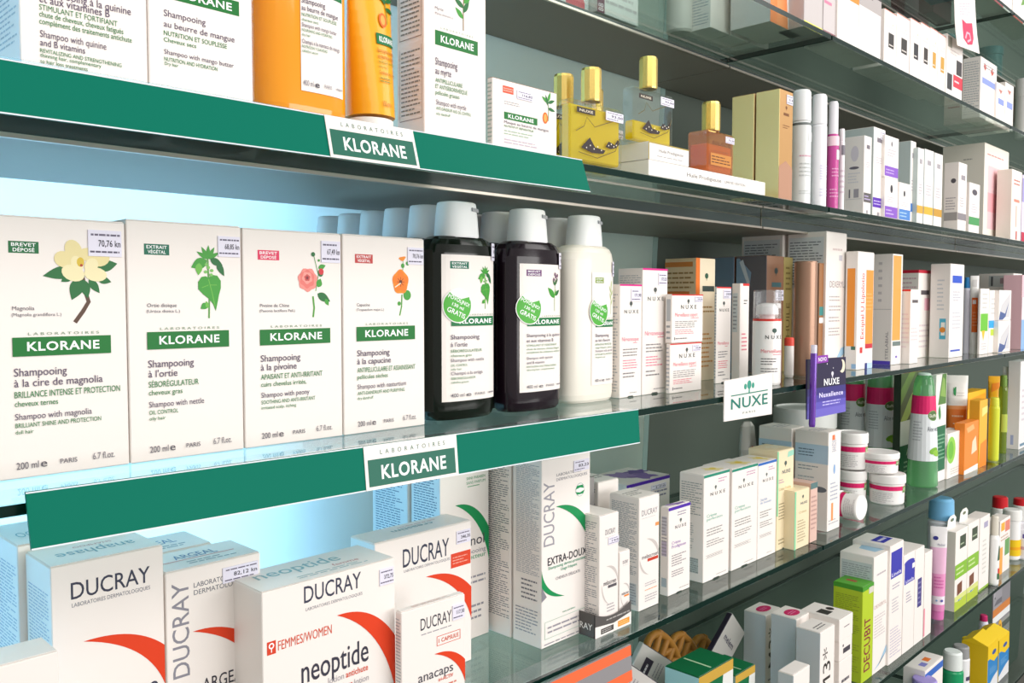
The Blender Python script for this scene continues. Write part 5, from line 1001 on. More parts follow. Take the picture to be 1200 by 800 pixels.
box('skincare_carton', 'white windowed carton with a dark grey band by the narrow white bottle', 'skincare box', ZB, .548, 1012, 1020.5, 158, ub=989.5, front=vich('5f5b5c', .16, .12), left=[P(blob(.52, .78, .2, .1), 'dcd4dc'), P(blob(.5, .6, .25, .018), '6f6a74'), R(.25, .22, .32, .33, '77717a'), R(.5, .22, .75, .33, 'a8a2aa'), R(.1, .2, .9, .205, 'c8c4c8'), L(.2, .4, .8, .55, 4, 'dcd8dc')], group=VG)
box('skincare_carton', 'taller white carton with a deep purple band behind the windowed one', 'skincare box', ZB, .552, 1022.6, 1036, 147.5, d=.055, front=vich('5a2ab0', .11, .11), group=VG, st=(.6, .88, .95, .97, '209'), lcol='b9c4c2')
o = box('skincare_carton', 'small white purple-banded carton at the bottom of a stack', 'skincare box', ZB, .546, 1036.8, 1052, 207, d=.05, front=[D(.5, .74, .1, '3a3a40', .8), L(.2, .4, .8, .55, 3, 'c4bcc4'), R(.02, .03, .98, .3, '8a5ac4'), L(.1, .08, .7, .25, 2, 'c9b0e4')], group=VG, top=[])
X_, w_, Y_, d_, z_, h_ = o['_dims']
box('skincare_carton', 'small white purple-banded carton on top of its twin', 'skincare box', ZB, Y_ + .001, 0, 0, 0, d=d_, X0=X_ - .001, wd=w_ * 1.06, h=h_ * 1.02, z0=ZB + h_ + .0006, front=[D(.5, .82, .06, '77747c', .8), L(.2, .5, .8, .7, 3, 'c4bcc4'), R(.02, .03, .98, .27, '8a5ac4'), L(.1, .08, .7, .22, 2, 'c9b0e4')], group=VG)
box('skincare_carton', 'small white carton with a light blue band beside the purple stack', 'skincare box', ZB, .544, 1053.5, 1067, 213, d=.04, front=[D(.45, .72, .08, '3a3a40', .8), L(.2, .38, .8, .5, 3, 'c4bcc4'), R(.02, .03, .98, .3, '4f86cc'), L(.1, .08, .7, .25, 2, 'b0d0ee')], group=VG)
bands = [('4f7ec4', 1066, 1072, 164, 'white carton with a small blue band behind the blue-banded cube'), ('e0a842', 1074.5, 1081.5, 172, 'first white carton with an ochre band'), ('e8b23a', 1082.5, 1093, 173.5, 'second white carton with an ochre band, slightly wider'), ('c8983a', 1094, 1103.5, 178, 'third white carton with an ochre band, beside the grey one')]
for i, (bc, uL, uR, vT, lab) in enumerate(bands):
    box('skincare_carton', lab, 'skincare box', ZB, .566 if i == 0 else .558, uL, uR, vT, d=.05, front=[R(.3, .8, .7, .86, 'a8a2a8'), L(.2, .4, .8, .55, 4, 'c4bcc4'), R(0, .16, 1, .26, bc)], group=VG, lcol='c4d0ce')
box('skincare_carton', 'white carton with grey side picture in front of the big cream box', 'skincare box', ZB, .5445, 1122.5, 1132, 189, ub=1106, front=[L(.2, .35, .8, .5, 4, 'b8b0b4'), R(0, .16, 1, .26, '8a8488'), R(.3, .75, .8, .82, '9a949a')], left=[D(.65, .73, .035, '5a565c', 1), L(.15, .3, .85, .5, 5, 'b0a8ac'), R(.05, .15, .95, .27, 'a8a29f')], group=VG)
box('skincare_carton', 'small white carton with a green band in front of the big cream box', 'skincare box', ZB, .543, 1135.5, 1147.5, 213, d=.03, front=[P(blob(.5, .82, .25, .06), '55505a'), L(.2, .4, .8, .6, 4, 'c4bcc4'), R(0, .16, 1, .32, '4a9a5a')], group=VG)
box('gift_carton', 'big cream box with pink and blue picture on its front', 'skincare box', ZB, .585, 1152, 1180, 166, ub=1104, col='efe6d9', front=[R(.15, .12, .7, .78, 'f0c4c8'), R(.15, .3, .6, .5, 'f0a8ae'), P(stem([(.62, .55), (.68, .68), (.78, .68), (.84, .55), (.84, .35)], .08), '8f9ac4'), P(blob(.72, .25, .15, .13), 'b8c8e0'), L(.1, .88, .8, .91, 1, 'c87a80')], left=[L(.1, .8, .4, .84, 1, 'b8605a'), L(.5, .83, .8, .86, 1, 'a8a09a')], flap=True)
box('skincare_carton', 'grey-pink carton edge between the big cream box and a cream carton', 'skincare box', ZB, .60, 1183, 1190, 205, d=.03, col='d8c4c4', front=[R(.2, .4, .8, .5, 'c06060')])
box('skincare_carton', 'cream carton with red print near the frame edge', 'skincare box', ZB, .548, 1184.5, 1196, 197, d=.03, col='f3e9dd', front=[L(.2, .78, .8, .88, 2, 'c0504a'), R(.25, .55, .8, .59, 'e08a78'), R(.45, .2, .55, .5, 'd8b0a4'), R(.5, .02, .62, .14, 'c0303a')], group=VG)
box('skincare_carton', 'lilac and white carton cut by the frame edge', 'skincare box', ZB, .548, 1197, 1206, 204, d=.03, col='dcd4ea', front=[R(0, 0, 1, .15, 'c02848'), R(0, .6, .5, .95, 'a8a0d0')], group=VG)
# ------------------------------------------------------------------ high shelf, seen from below through the glass
za = ZA + .006
ZAA = ZA + .006
def hb(name, label, uL, uR, Y, vT=None, h=.13, **k):
    return box(name, label, 'medicine box', ZAA, Y, uL, uR, 0, h=h, **k)
o = box('medicine_carton', 'white carton with a pink picture, above the grey board on the high shelf', 'medicine box', ZAA, .725, 640, 690, 0, d=.05, h=.13, front=[P([(.45, 0), (.9, 0), (.9, .08), (.82, .16), (.55, .16), (.45, .08)], 'd8606a'), R(.5, .16, .85, .2, 'e8d09a')], col='e6eaea')
box('medicine_carton', 'grey-white carton with a maroon edge, next along the high shelf', 'medicine box', ZAA, .712, 700, 748, 0, d=.05, h=.12, front=[R(0, 0, .17, 1, '6a2440'), T('BB', .03, .02, .14, .1, 'e8e0e4', 90), L(.2, .1, .95, .9, 9, 'b8b4b4')], col='d9dcd8')
tb = MB(); X = at(797, 20, .69).x; wm = M('dcd9d2', .4)
tb.lathe([(0, .85, wm), (.003, 1, wm), (.06, 1, wm), (.062, .95, wm), (.1, .95, wm), (.102, .8, wm)], .019, seg=36); tag(tb.build('cream_jar', None, (X, .69, EYE + ZAA + .0003)), 'round beige jar on the high shelf, seen from beneath', 'jar')
HG = 'cartons on the high shelf seen through the glass'
box('medicine_carton', 'white carton with round window, first of a grey trio on the high shelf', 'medicine box', ZAA, .642, 833, 855, 0, d=.045, h=.11, left=side(18), group=HG)
box('medicine_carton', 'white carton with round window, middle of a grey trio on the high shelf', 'medicine box', ZAA, .641, 857, 877, 0, d=.045, h=.11, left=side(18), front=[D(.5, .1, .06, 'eceae6', 1)], group=HG)
box('medicine_carton', 'white carton with round window, last of a grey trio beside the orange one', 'medicine box', ZAA, .640, 880, 901, 0, d=.05, h=.12, left=side(18), front=[D(.5, .1, .06, 'eceae6', 1)], group=HG)
box('medicine_carton', 'orange and white carton above the joint of the high glass shelf', 'medicine box', ZAA, .572, 903, 940, 0, d=.06, h=.13, front=[P([(0, 0), (.55, 0), (.5, .3), (.25, .6), (0, .7)], 'f4955c'), R(0, 0, .2, 1, 'f08038'), R(.6, .4, .64, .9, 'f09a6a'), R(.75, .62, 1, .7, '9a8a88')], lcol='e0d8d4')
box('medicine_carton', 'grey carton with yellow print and yellow foot on the high shelf', 'medicine box', ZAA, .5495, 942.5, 964, 0, d=.04, h=.14, col='c4bcba', front=[R(0, 0, 1, .06, 'f0e22a'), L(.2, .72, .8, .85, 3, 'e8e040'), L(.1, .6, .9, .7, 2, 'e8e4e2')])
box('medicine_carton', 'grey carton with a maroon label beside the yellow-footed one', 'medicine box', ZAA, .549, 965, 980.5, 0, d=.04, h=.14, col='c9c1c0', front=[R(.4, .6, 1, .95, '5a2a40'), R(.05, .33, .6, .36, 'e07a9a'), R(0, 0, 1, .06, '8a4a58')])
W3 = 'black-window cartons along the high shelf'
def win(extra=()): return [R(.45, .66, .88, .95, '3a3632'), L(.5, .68, .84, .78, 2, 'e4dcd4')] + list(extra)
box('window_carton', 'white carton with a black label and orange band', 'medicine box', ZAA, .546, 981.5, 1006, 0, d=.05, h=.14, front=[R(0, .48, 1, .70, 'f58a1c'), R(.45, .62, .9, .95, '3a3632'), L(.5, .64, .85, .72, 1, 'f0e8e0'), R(.6, .53, .9, .57, 'fbd0a0')], group=W3)
box('window_carton', 'white carton with two black labels above a grey band', 'medicine box', ZAA, .546, 1006.5, 1032, 0, d=.05, h=.14, front=[R(0, .5, 1, .66, 'b0a8a6'), R(.3, .62, .6, .9, '3a3632'), R(.72, .66, .99, .92, '3a3632'), L(.32, .64, .58, .72, 2, 'e0d8d4')], group=W3)
ws = [(1036, 1050, 9, '2f2b2a', 'white carton with a black window, nearest after the grey-banded pair'), (1050.6, 1065.5, 14, '2f2b2a', 'second white black-window carton of the lower group'), (1066.5, 1078, 20, '2b2a30', 'white carton whose black window has an orange glow'), (1078.6, 1089, 25, '3a322e', 'narrow white carton with a slim black window'), (1089.6, 1098, 31, 'c8963a', 'white carton with an ochre window'), (1098.6, 1108, 37, 'c8963a', 'second white carton with an ochre window')]
for i, (uL, uR, vT, c_, lab) in enumerate(ws):
    box('window_carton', lab, 'medicine box', ZAA, .548, uL, uR, vT, d=.05, front=[R(.35, .36, .8, .62, c_), L(.4, .38, .75, .44, 1, 'e4dcd4'), R(.0, .985, 1, 1, 'd88a7a'), R(0, 0, 1, .03, 'b06a50' if i < 4 else 'e09a3a'), D(.7, .78, .012, 'e09a5a'), L(.2, .7, .9, .74, 1, 'd8ccc8')], group=W3, left=[R(.1, .1, .9, .9, 'd4d4dc')])
o = box('window_carton', 'white carton with black window and a red corner label', 'medicine box', ZAA, .546, 1109, 1127.5, 38, d=.04, front=[R(.05, .12, .35, .38, '38383a'), R(.6, .42, .95, .66, '3a3638'), R(.42, .2, 1, .4, 'e0384a'), L(.5, .26, .9, .34, 1, 'fbd8dc'), L(.2, .7, .8, .8, 2, 'd8ccc8'), R(.05, .8, .3, .97, 'a8a69a')], group=W3)
box('medicine_carton', 'white carton with striped side, blue band and two small hearts', 'medicine box', ZAA, .560, 1148.5, 1167, 65, ub=1128, front=[P([(.15, .86), (.25, .8), (.35, .86), (.25, .93)], 'c05a50'), P([(.6, .84), (.7, .78), (.8, .84), (.7, .91)], 'c05a50'), L(.15, .84, .85, .93, 2, '8a8488'), R(.1, .58, .95, .68, '8a9ad4'), L(.1, .2, .8, .5, 5, 'ddd6d8')], left=side(16, 'bcbcbe'), flap=False)
box('medicine_carton', 'smaller white carton with a blue mark, past the heart carton', 'medicine box', ZAA, .556, 1167.5, 1177, 95, d=.03, front=[R(.2, .5, .9, .64, '8a9ad4'), P([(.2, .85), (.5, .75), (.7, .85)], 'c07a70')])
box('medicine_carton', 'second smaller white carton with a blue mark, farthest of the pair', 'medicine box', ZAA, .556, 1177.6, 1187, 95, d=.03, front=[R(.2, .46, .9, .6, '8a9ad4'), P([(.2, .85), (.5, .75), (.7, .85)], 'c07a70')])
wj = MB(); X, r = cxy(1189, 1212, .56, ZAA + .02); wm2 = M('e4e2de', .35); zt = at(1200, 92, .56).z - ZAA
wj.lathe([(0, .95, wm2), (.002, 1, wm2), (zt * .7, 1, wm2), (zt * .7, 1.05, wm2), (zt, 1.05, wm2), (zt + .001, .9, wm2)], r, seg=32); tag(wj.build('white_jar', None, (X, .56, EYE + ZAA + .0003)), 'white round jar at the frame edge on the high shelf', 'jar')
# things on the highest shelf, mostly dark shapes seen through glass
def hi(name, label, cat, uL, uR, Y, col, h=.1, front=(), d=.05):
    return box(name, label, cat, ZZ, Y, uL, uR, 0, h=h, d=d, col=col, front=front)
hi('maroon_carton', 'dark maroon carton high up, left of the hanging tag', 'box', 1060, 1088, .73, '6a2a34', d=.03)
hi('maroon_carton', 'dark maroon carton high up, touching the hanging tag', 'box', 1094, 1115, .66, '642832', d=.03)
for lab, uL, uR, Y, c_ in (('dark teal round tub high up behind the hanging tag', 1088, 1119, .80, '1f5a5a'), ('dark teal round tub high up right of the hanging tag', 1143, 1174, .745, '215c5c')):
    X, r = cxy(uL, uR, Y, ZZ); mb = MB(); m_ = M(c_, .4)
    mb.lathe([(0, .92, m_), (.004, 1, m_), (.06, 1.02, m_), (.06, 1.08, m_), (.08, 1.08, m_), (.082, .95, m_)], r, seg=36); tag(mb.build('round_tub', None, (X, Y, EYE + ZZ + .0003)), lab, 'tub')
hi('blue_carton', 'dark blue carton at the very top beside the hanging tag', 'box', 1098, 1122, .60, '1c3a5c')
hi('red_edged_carton', 'white carton with red print on the highest shelf in the corner', 'medicine box', 1160, 1186, .548, 'ece6df', .12, [R(0, 0, .6, .05, 'd84a5a'), P([(.3, .1), (.5, .2), (.45, .35)], '9ac05a')])
hi('red_edged_carton', 'second white carton on the highest shelf, cut by the frame', 'medicine box', 1187, 1216, .548, 'ece6df', .12, [R(0, 0, .4, .05, 'd84a3a'), P([(.3, .3), (.5, .4), (.45, .6)], '6a9a4a')])
mb = MB(); e = Vector((0, 0, EYE)); Yh = .5315
A = [at(1118, -14, Yh), at(1142, -14, Yh)]; pts = [((1118.5, 0), (1142.5, 0)), ((1119, 20), (1143.5, 20)), ((1120, 36), (1145, 40)), ((1122, 53), (1148, 63))]
V = []
for i, (l, r_) in enumerate([((1118.5, -40), (1142, -40))] + pts):
    for q in (l, r_):
        p = at(q[0], q[1], Yh - .0015 * i * 0) + e; V.append(p)
n = len(V) // 2; th = Vector((0, .0008, 0)); VB = [p + th for p in V]
o_ = [q for i in range(n - 1) for q in ((2 * i, 2 * i + 2, 2 * i + 3, 2 * i + 1), (2 * n + 2 * i, 2 * n + 2 * i + 1, 2 * n + 2 * i + 3, 2 * n + 2 * i + 2))] + [(2 * n - 2, 2 * n - 2 + 2 * n, 2 * n - 1 + 2 * n, 2 * n - 1)] + [q for i in range(n - 1) for q in ((2 * i, 2 * n + 2 * i, 2 * n + 2 * i + 2, 2 * i + 2), (2 * i + 1, 2 * i + 3, 2 * n + 2 * i + 3, 2 * n + 2 * i + 1))]
mb.add(V + VB, o_, WHITE)
S = Quad(at(1121, 50, Yh) + e, at(1146.5, 58, Yh) + e, at(1118.5, 0, Yh) + e, at(1142.5, 0, Yh) + e)
put(mb, S, [P([(.3, .58), (.5, .5), (.78, .52), (.8, .2), (.72, .06), (.5, .03), (.32, .15)], 'e0365c'), P(stem([(.42, .16), (.5, .3), (.62, .28), (.66, .16), (.5, .1)], .05), 'f8b0c0'), L(.2, .66, .8, .95, 5, 'eab8c4')])
tag(mb.build('hanging_tag'), 'white paper tag with a pink tongue shape hanging from the highest shelf', 'tag')

# ------------------------------------------------------------------ low shelf
box('ointment_carton', 'lime green carton with dark red vertical lettering and a green lid', 'medicine box', ZE, .556, 1009.5, 1022.5, 690, ub=976, col='b5cc2c', front=[T('DECUBIT', .2, .1, .72, .66, '8a2a3a', 90, 1), R(0, .955, 1, 1, '4a9a2c'), R(.55, .9, .95, .965, 'd8d4c8')], left=[L(.08, .5, .9, .9, 20, '8a9a2c'), R(0, .955, 1, 1, '4a9a2c'), L(.1, .1, .9, .4, 12, '9aaa30')], tcol='5aaa34', top=[R(.4, .4, .6, .75, 'b0503a')], flap=True)
box('ointment_carton', 'tall white carton with grey printed side behind the lime green carton', 'medicine box', ZE, .556, 1022, 1040, 655, ub=983.5, front=[L(.2, .82, .8, .86, 1, 'b8b0b4'), T('DEXERYL', .08, .555, .85, .585, 'c0a8a0'), L(.1, .3, .8, .5, 8, 'd0c8c8'), P([(.1, .03), (.95, .13), (.95, .2), (.4, .05)], 'a0c4dc')], left=[R(.05, .5, .95, .94, 'd0d4d6'), L(.08, .52, .92, .92, 22, '9aa0a4')], top=[P([(.5, .2), (.98, .1), (.98, .8), (.55, .7)], 'a0c4dc')], flap=True)
BL = '3a3aac'
box('ointment_carton', 'white carton with a tall dark blue square, next to the grey-sided one', 'medicine box', ZE, .552, 1041, 1056.6, 642, d=.065, front=[R(.08, .72, .9, .945, BL), T('Linola', .15, .735, .85, .765, 'e8e4f4', 0, 1), L(.2, .62, .8, .67, 2, 'a8a4b8'), L(.2, .42, .7, .55, 5, 'c0bcc4'), L(.1, .05, .95, .3, 10, 'c8c0d0')], top=[R(.2, .25, .9, .6, BL), L(.3, .3, .8, .55, 1, 'e0dcf0')], flap=True)
box('ointment_carton', 'white carton with a rounded blue shape, front of the pink tube', 'medicine box', ZE, .552, 1057.4, 1070.5, 653, d=.05, front=[R(.08, .7, .98, .9, BL), P(blob(.5, .91, .45, .03), BL), T('Linola', .2, .71, .9, .74, 'e8e4f4', 0, 1), R(.75, .83, .98, .88, 'f0eef0'), L(.25, .5, .75, .62, 4, 'a8a4b8')], flap=True)
box('ointment_carton', 'white carton with a narrow dark vertical label beside the pink tube', 'medicine box', ZE, .552, 1071, 1081.5, 646, d=.05, front=[R(.3, .38, .75, .68, '4a4486'), L(.35, .4, .7, .66, 5, '8a86b4')], flap=True)
box('slim_carton', 'slim white carton with a pink edge right before the pink tube', 'medicine box', ZE, .552, 1082.2, 1091, 650, d=.03, front=[R(0, .02, .15, .35, 'f08aa0')])
squeeze_tube('pink_tube', 'pink lotion tube with a white crimped top', ZE, .570, 1089, 1107.5, 618, [(.1, .17, 'e58fc0'), (.17, .26, 'f4e6f0'), (.26, .5, 'ec9ac8'), (.5, .78, 'f2c0dc'), (.78, 1, 'f4f0f0')], .1, 'e07ab8', yaw=.85, patch=[P(blob(.25, .88, .2, .022), '3a3a8a'), T('Mediveil', .4, .8, .98, .825, '8a8aa0', 0, 1), L(.15, .34, .9, .48, 4, 'd86aac'), D(.75, .215, .014, '5a5aa8'), D(.35, .215, .01, '8ab0d8')], flare=1.2)
flacon('blue_spray_bottle', 'tall white and light blue bottle with a domed blue cap', 1085, 1117.5, 584, .60, ZE, 'eeeef6', '7ab8e0', .80, .96, patch=[R(0, 0, 1, .34, 'a8d0f0'), P(blob(.86, .55, .08, .1), '8ac0ea'), P(blob(.74, .86, .09, .03), '3a3a8a'), T('Mediveil', .66, .76, .9, .8, '6a6a9a', 0, 1), L(.4, .4, .8, .5, 3, '9aa0c0'), L(.5, .1, .8, .28, 4, '7ab0e0')], shoulder=.03, cat='spray bottle')
HGp = 'green and white packs with hanging tabs'
for i, (uL, uR, vT, lab) in enumerate(((1118.5, 1132.5, 625, 'green and white pack with hanging tab beside the blue spray bottle'), (1133, 1146, 616, 'green and white pack with hanging tab, farther from the blue spray bottle'))):
    o = box('hanging_pack', lab, 'medicine box', ZE, .556, uL, uR, vT, d=.028, front=[R(.35, .76, .85, .92, '3a4a34'), L(.4, .79, .8, .84, 1, 'b0c0a0'), R(0, .40, 1, .58, '86bc30'), L(.1, .43, .7, .55, 2, 'd4e8a8'), P([(0, .0), (1, .0), (1, .16), (.5, .1), (0, .12)], 'b8cc40'), P([(.2, .18), (.6, .2), (.6, .34), (.2, .32)], '7a4a34'), P([(.3, .1), (.7, .12), (.6, .17), (.3, .16)], '4a8ac0'), R(.0, .12, 1, .18, 'dce28a')], group=HGp, lcol='e8e6d8')
    X_, w_, Y_, d_, z_, h_ = o['_dims']
    tbm = MB(); tz = h_; V = []; outer = [(-w_ * .38, 0), (w_ * .3, 0), (w_ * .36, .016), (w_ * .2, .024), (-w_ * .1, .024), (-w_ * .3, .018)]
    th = .0008
    tbm.add([(x, d_ * .2, tz + z) for x, z in outer] + [(x, d_ * .2 + th, tz + z) for x, z in outer], [tuple(range(6)), tuple(range(11, 5, -1))] + [(i_, (i_ + 1) % 6, 6 + (i_ + 1) % 6, 6 + i_)[::-1] for i_ in range(6)], 'f3f0e8')
    put(tbm, Flat((-w_ / 2, d_ * .2, tz), (1, 0, 0), (0, 0, 1), w_, .024), [P(blob(.52, .62, .14, .14), '5f6a52')]); tbm.build('hanging_tab', o)
box('white_carton', 'tall white carton after the green hanging packs', 'medicine box', ZE, .558, 1147, 1158.5, 609, d=.03, front=[R(.4, .84, .8, .92, 'a8a4c0'), L(.3, .2, .7, .7, 8, 'd4d4cc'), R(0, 0, 1, .03, '9ac04a')])
flacon('white_spray_bottle', 'white bottle with green and red label and clear cap', 1158, 1171, 605, .552, ZE, 'f2f2f0', 'dcd6c8', .72, .75, patch=[P([(.5, .5), (.95, .55), (.95, .8), (.6, .85)], '4a6a50'), R(.5, .06, .95, .2, '3a6a44'), R(.55, .2, .95, .32, 'd83a3a')], shoulder=.05)
box('orange_green_carton', 'white carton with orange, yellow and green marks', 'medicine box', ZE, .560, 1171, 1183, 612, d=.03, front=[R(.0, 0, .3, .5, 'f0a848'), R(.5, .3, .95, .6, '6aa05a'), R(.5, .1, .95, .28, 'f3efe0'), R(.1, .8, .45, .95, 'f0b030'), R(.5, .75, .95, .95, 'e0806a'), L(.1, .6, .9, .72, 2, 'c8a890')])
flacon('white_supplement_bottle', 'white bottle with a wide cap and yellow label', 1175, 1196, 597, .578, ZE, 'f4f3f1', 'eeede8', .80, 1.14, patch=[R(0, .05, 1, .5, 'f2c81e'), R(0, .22, 1, .3, 'f4a81e')], shoulder=.03, capk=1.14)
for lab, uL, uR, vT, Y in (('red cap of a bottle rising behind the wide white cap', 1162, 1181, 582, .66), ('second red-capped bottle at the frame edge', 1187, 1206, 584, .66)):
    flacon('red_capped_bottle', lab, uL - 1, uR + 1, vT, Y, ZE, 'f0eeea', 'cc1f28', .72, .92, shoulder=.03, group='red-capped bottles')
flacon('lilac_bottle', 'white bottle with purple label cut by the frame edge', 1192, 1208, 612, .556, ZE, 'f1eef4', 'f1eef4', .85, .9, patch=[R(.2, .7, .8, .85, '6a5aa0'), R(.1, .3, .9, .4, 'd0b0c0')], shoulder=.03)
# near low shelf: dark green cartons, boxes with marks, slipper packs
M3 = 'cartons with sideways marks on the low shelf'
def m3(): return [T('M3*', .22, .25, .72, .80, '3a3634', 90, 1), L(.2, .06, .7, .12, 1, '77737a')]
for i, (uL, uR, ub, vT, Y, lab, sk) in enumerate(((960, 977, 932.5, 743, .548, 'white carton with sideways marks beside stacked small cartons', False), (932, 948, 903, 727, .60, 'grey-sided white carton with a pink oval seal, middle of three', True), (896.5, 914, 871.5, 722, .66, 'grey-sided white carton with a pink oval seal, farthest left of three', True))):
    o = box('marked_carton', lab, 'medicine box', ZE, Y, uL, uR, vT, ub=ub, front=m3(), lcol='cfd3d6', top=[L(.2, .2, .8, .5, 2, '6a666a')] if not sk else [], group=M3, flap=True)
    if sk:
        X_, w_, Y_, d_, z_, h_ = o['_dims']; sb = MB(); put(sb, Flat((-w_ / 2, -d_ / 2, h_ + .0009), (1, 0, 0), (0, 1, 0), w_, d_), [P(blob(.5, .45, .34, .26, 0, 24), 'd42a6a'), L(.3, .35, .7, .55, 2, 'f0a0c0')]); sb.build('oval_seal', o)
o = box('small_carton', 'small white carton at the bottom of a stack of three', 'medicine box', ZE, .552, 983, 998, 800, d=.06, front=[L(.2, .4, .8, .6, 1, '55525a')], h=.066, group='stacked small cartons')
X_, w_, Y_, d_, z_, h_ = o['_dims']
z2 = ZE + h_ + .0006
h2 = .032
box('small_carton', 'small white carton in the middle of a stack of three', 'medicine box', ZE, Y_, 0, 0, 0, d=d_, X0=X_ - .001, wd=w_, h=h2, z0=z2, front=[R(.3, .3, .85, .55, '4a464e'), D(.3, .7, .07, '4a464e')], group='stacked small cartons')
z3 = z2 + h2 + .0006
box('small_carton', 'small white carton on top of the three, dark marks on its lid', 'medicine box', ZE, Y_ - .001, 0, 0, 0, d=d_ + .004, X0=X_ - .004, wd=w_ + .002, h=at(981, 728, .552).z - z3, z0=z3, front=[L(.35, .5, .8, .62, 1, '77737a')], top=[R(.15, .35, .55, .65, '3a3634'), D(.75, .5, .1, '3a3634', 1)], group='stacked small cartons', flap=True)
box('eye_carton', 'little white carton with an orange eye picture', 'medicine box', ZE, .54, 929, 948, 780, ub=911, h=.105, front=[P(blob(.55, .55, .28, .22), 'e8a078'), P(blob(.55, .52, .18, .15), '5a3a34'), P(blob(.55, .52, .07, .06), 'e8e4e0')], left=[T('drops', .5, .3, .7, .8, 'a8acb2', 90)], lcol='cfd6dc', flap=True)
GN = '0c6a3e'
for lab, uL, uR, vT, Y, d_, h in (('dark green carton with pale stripe on its lid, in front of the slipper packs', 818, 858, 795, .585, .052, None), ('dark green carton whose edge is yellow, beside the pale-striped one', 861, 884, 793, .592, .05, None)):
    X0_ = at(uL, 795, Y).x
    box('green_carton', lab, 'medicine box', ZE, Y, uL, uR, vT, d=d_, col=GN, lcol='bfe0dc', h=h, top=[R(.42, .1, .46, .9, 'bcd8b0')], front=[R(0, .9, 1, 1, 'c8a040'), P([(.5, 0), (1, 0), (1, .9), (.7, .9)], 'e4e4e0')], flap=True)
def slipper_pack(label, cu, cv, Y, ang, lean, w_=.075, h_=.17, mark=True, zlow=ZE):
    p = at(cu, cv, Y); t = empty('insole_pack', (p.x, Y, EYE + p.z)); tag(t, label, 'insole pack', 'packs of insoles in a heap')
    t.rotation_euler = (math.radians(lean), math.radians(ang), math.radians(-12))
    mb = MB(); mb.rbox(-w_ / 2, -.005, -h_ / 2, w_ / 2, .005, h_ / 2, ['2e2436', '2e2436', 'c4c0bb', '2e2436', 'c4c0bb', 'c4c0bb'], .001)
    S = Flat((-w_ / 2, -.005, -h_ / 2), (1, 0, 0), (0, 0, 1), w_, h_)
    put(mb, S, [P(blob(.5, .36, .2, .22, 0, 24), '8a7f7c'), P(blob(.5, .36, .17, .19, 0, 24), 'cfc8c4'), P(blob(.5, .3, .12, .08), '7a6f6c'), L(.35, .38, .65, .5, 4, 'a8a09c'), R(.2, .80, .7, .9, '3a3440'), L(.24, .82, .66, .88, 1, 'd8d4d8'), L(.3, .66, .75, .76, 3, '8f8a90')] if mark else [T('melem', .2, .70, .8, .78, '2e2a4a', 0, 1), P(blob(.35, .3, .2, .2, 0, 24), '9a9090'), P(blob(.35, .3, .15, .16, 0, 24), 'c8c0bc'), D(.7, .55, .04, 'a8a4b0')])
    mb.build('card_pack', t); return t
slipper_pack('grey card pack with a slipper picture, sloping down under the glass edge', 786, 797, .672, -54, -8, .046, .15, True)
slipper_pack('grey card pack leaning the other way, propped behind the green cartons', 840, 771, .70, 52, -8, .05, .14, False)
slipper_pack('lowest grey card pack with dark edges in the heap', 757, 818, .60, -52, -8, .046, .15, True)
for i, (u, v, Y, ang, lab) in enumerate(((778, 782, .735, -30, 'brown woven sandal sole, first of the fan behind the card packs'), (803, 783, .748, -26, 'brown woven sandal sole, second of the fan behind the card packs'), (826, 786, .762, -20, 'brown woven sandal sole, third of the fan behind the card packs'), (765, 815, .56, 60, 'brown woven sandal sole lying low beside the grey rail'))):
    p = at(u, v, Y); t = MB(); BRN = M('a5712c', .5, 0, 0, .1); a_, c_ = .034, .062
    N_ = 32
    oval = [(a_ * math.cos(2 * math.pi * k / N_), 0, c_ * math.sin(2 * math.pi * k / N_)) for k in range(N_)]
    t.tube(oval, .0062, BRN, 8, True)
    for q in (-.7, -.35, 0, .35, .7):
        hw_ = a_ * math.sqrt(1 - q * q)
        t.tube([(-hw_, 0, c_ * q - .010), (0, -.003, c_ * q), (hw_, 0, c_ * q + .010)], .0058, BRN, 8)
        if abs(q) < .6: t.tube([(-hw_, 0, c_ * q + .014), (0, .003, c_ * q), (hw_, 0, c_ * q - .014)], .0052, BRN, 8)
    o = t.build('woven_sole', None, (p.x, Y, EYE + p.z) if i < 3 else (p.x, Y + .02, EYE + ZE + .012)); o.rotation_euler = (math.radians(-4), math.radians(ang), 0) if i < 3 else (math.radians(88), 0, math.radians(40))
    tag(o, lab, 'sandal sole', 'brown woven sandal soles')
# ------------------------------------------------------------------ lowest shelf, lower corner
flacon('green_lotion_bottle', 'green bottle with a frosted white cap in the lower corner', 1101, 1128, 764, .56, ZF, '1f9a64', 'e2e8e4', .80, .92, patch=[R(.2, .3, .9, .6, 'e8f0ea')], shoulder=.03, capk=.9)
flacon('grey_capped_bottle', 'white bottle with a grey cap behind the green one', 1114, 1136, 757, .60, ZF, 'f0eff0', '9a9a9a', .80, .95, patch=[R(.5, .5, .9, .6, '4a4460')], shoulder=.03, capk=.95)
flacon('yellow_bottle', 'yellow bottle with yellow cap beside the grey-capped one', 1124, 1147, 748, .635, ZF, 'f4d41c', 'f2cf14', .76, .8, patch=[R(.4, .2, .9, .4, 'f8e890')], shoulder=.05)
flacon('teal_lidded_tub', 'white tub with a light teal lid behind the yellow bottle', 1143, 1157, 744, .60, ZF, 'f1f3f2', '8accd4', .86, .98, shoulder=.02, cat='tub', patch=[R(0, .3, 1, .6, '3a86c4'), R(0, .62, 1, .66, '4a4650')])
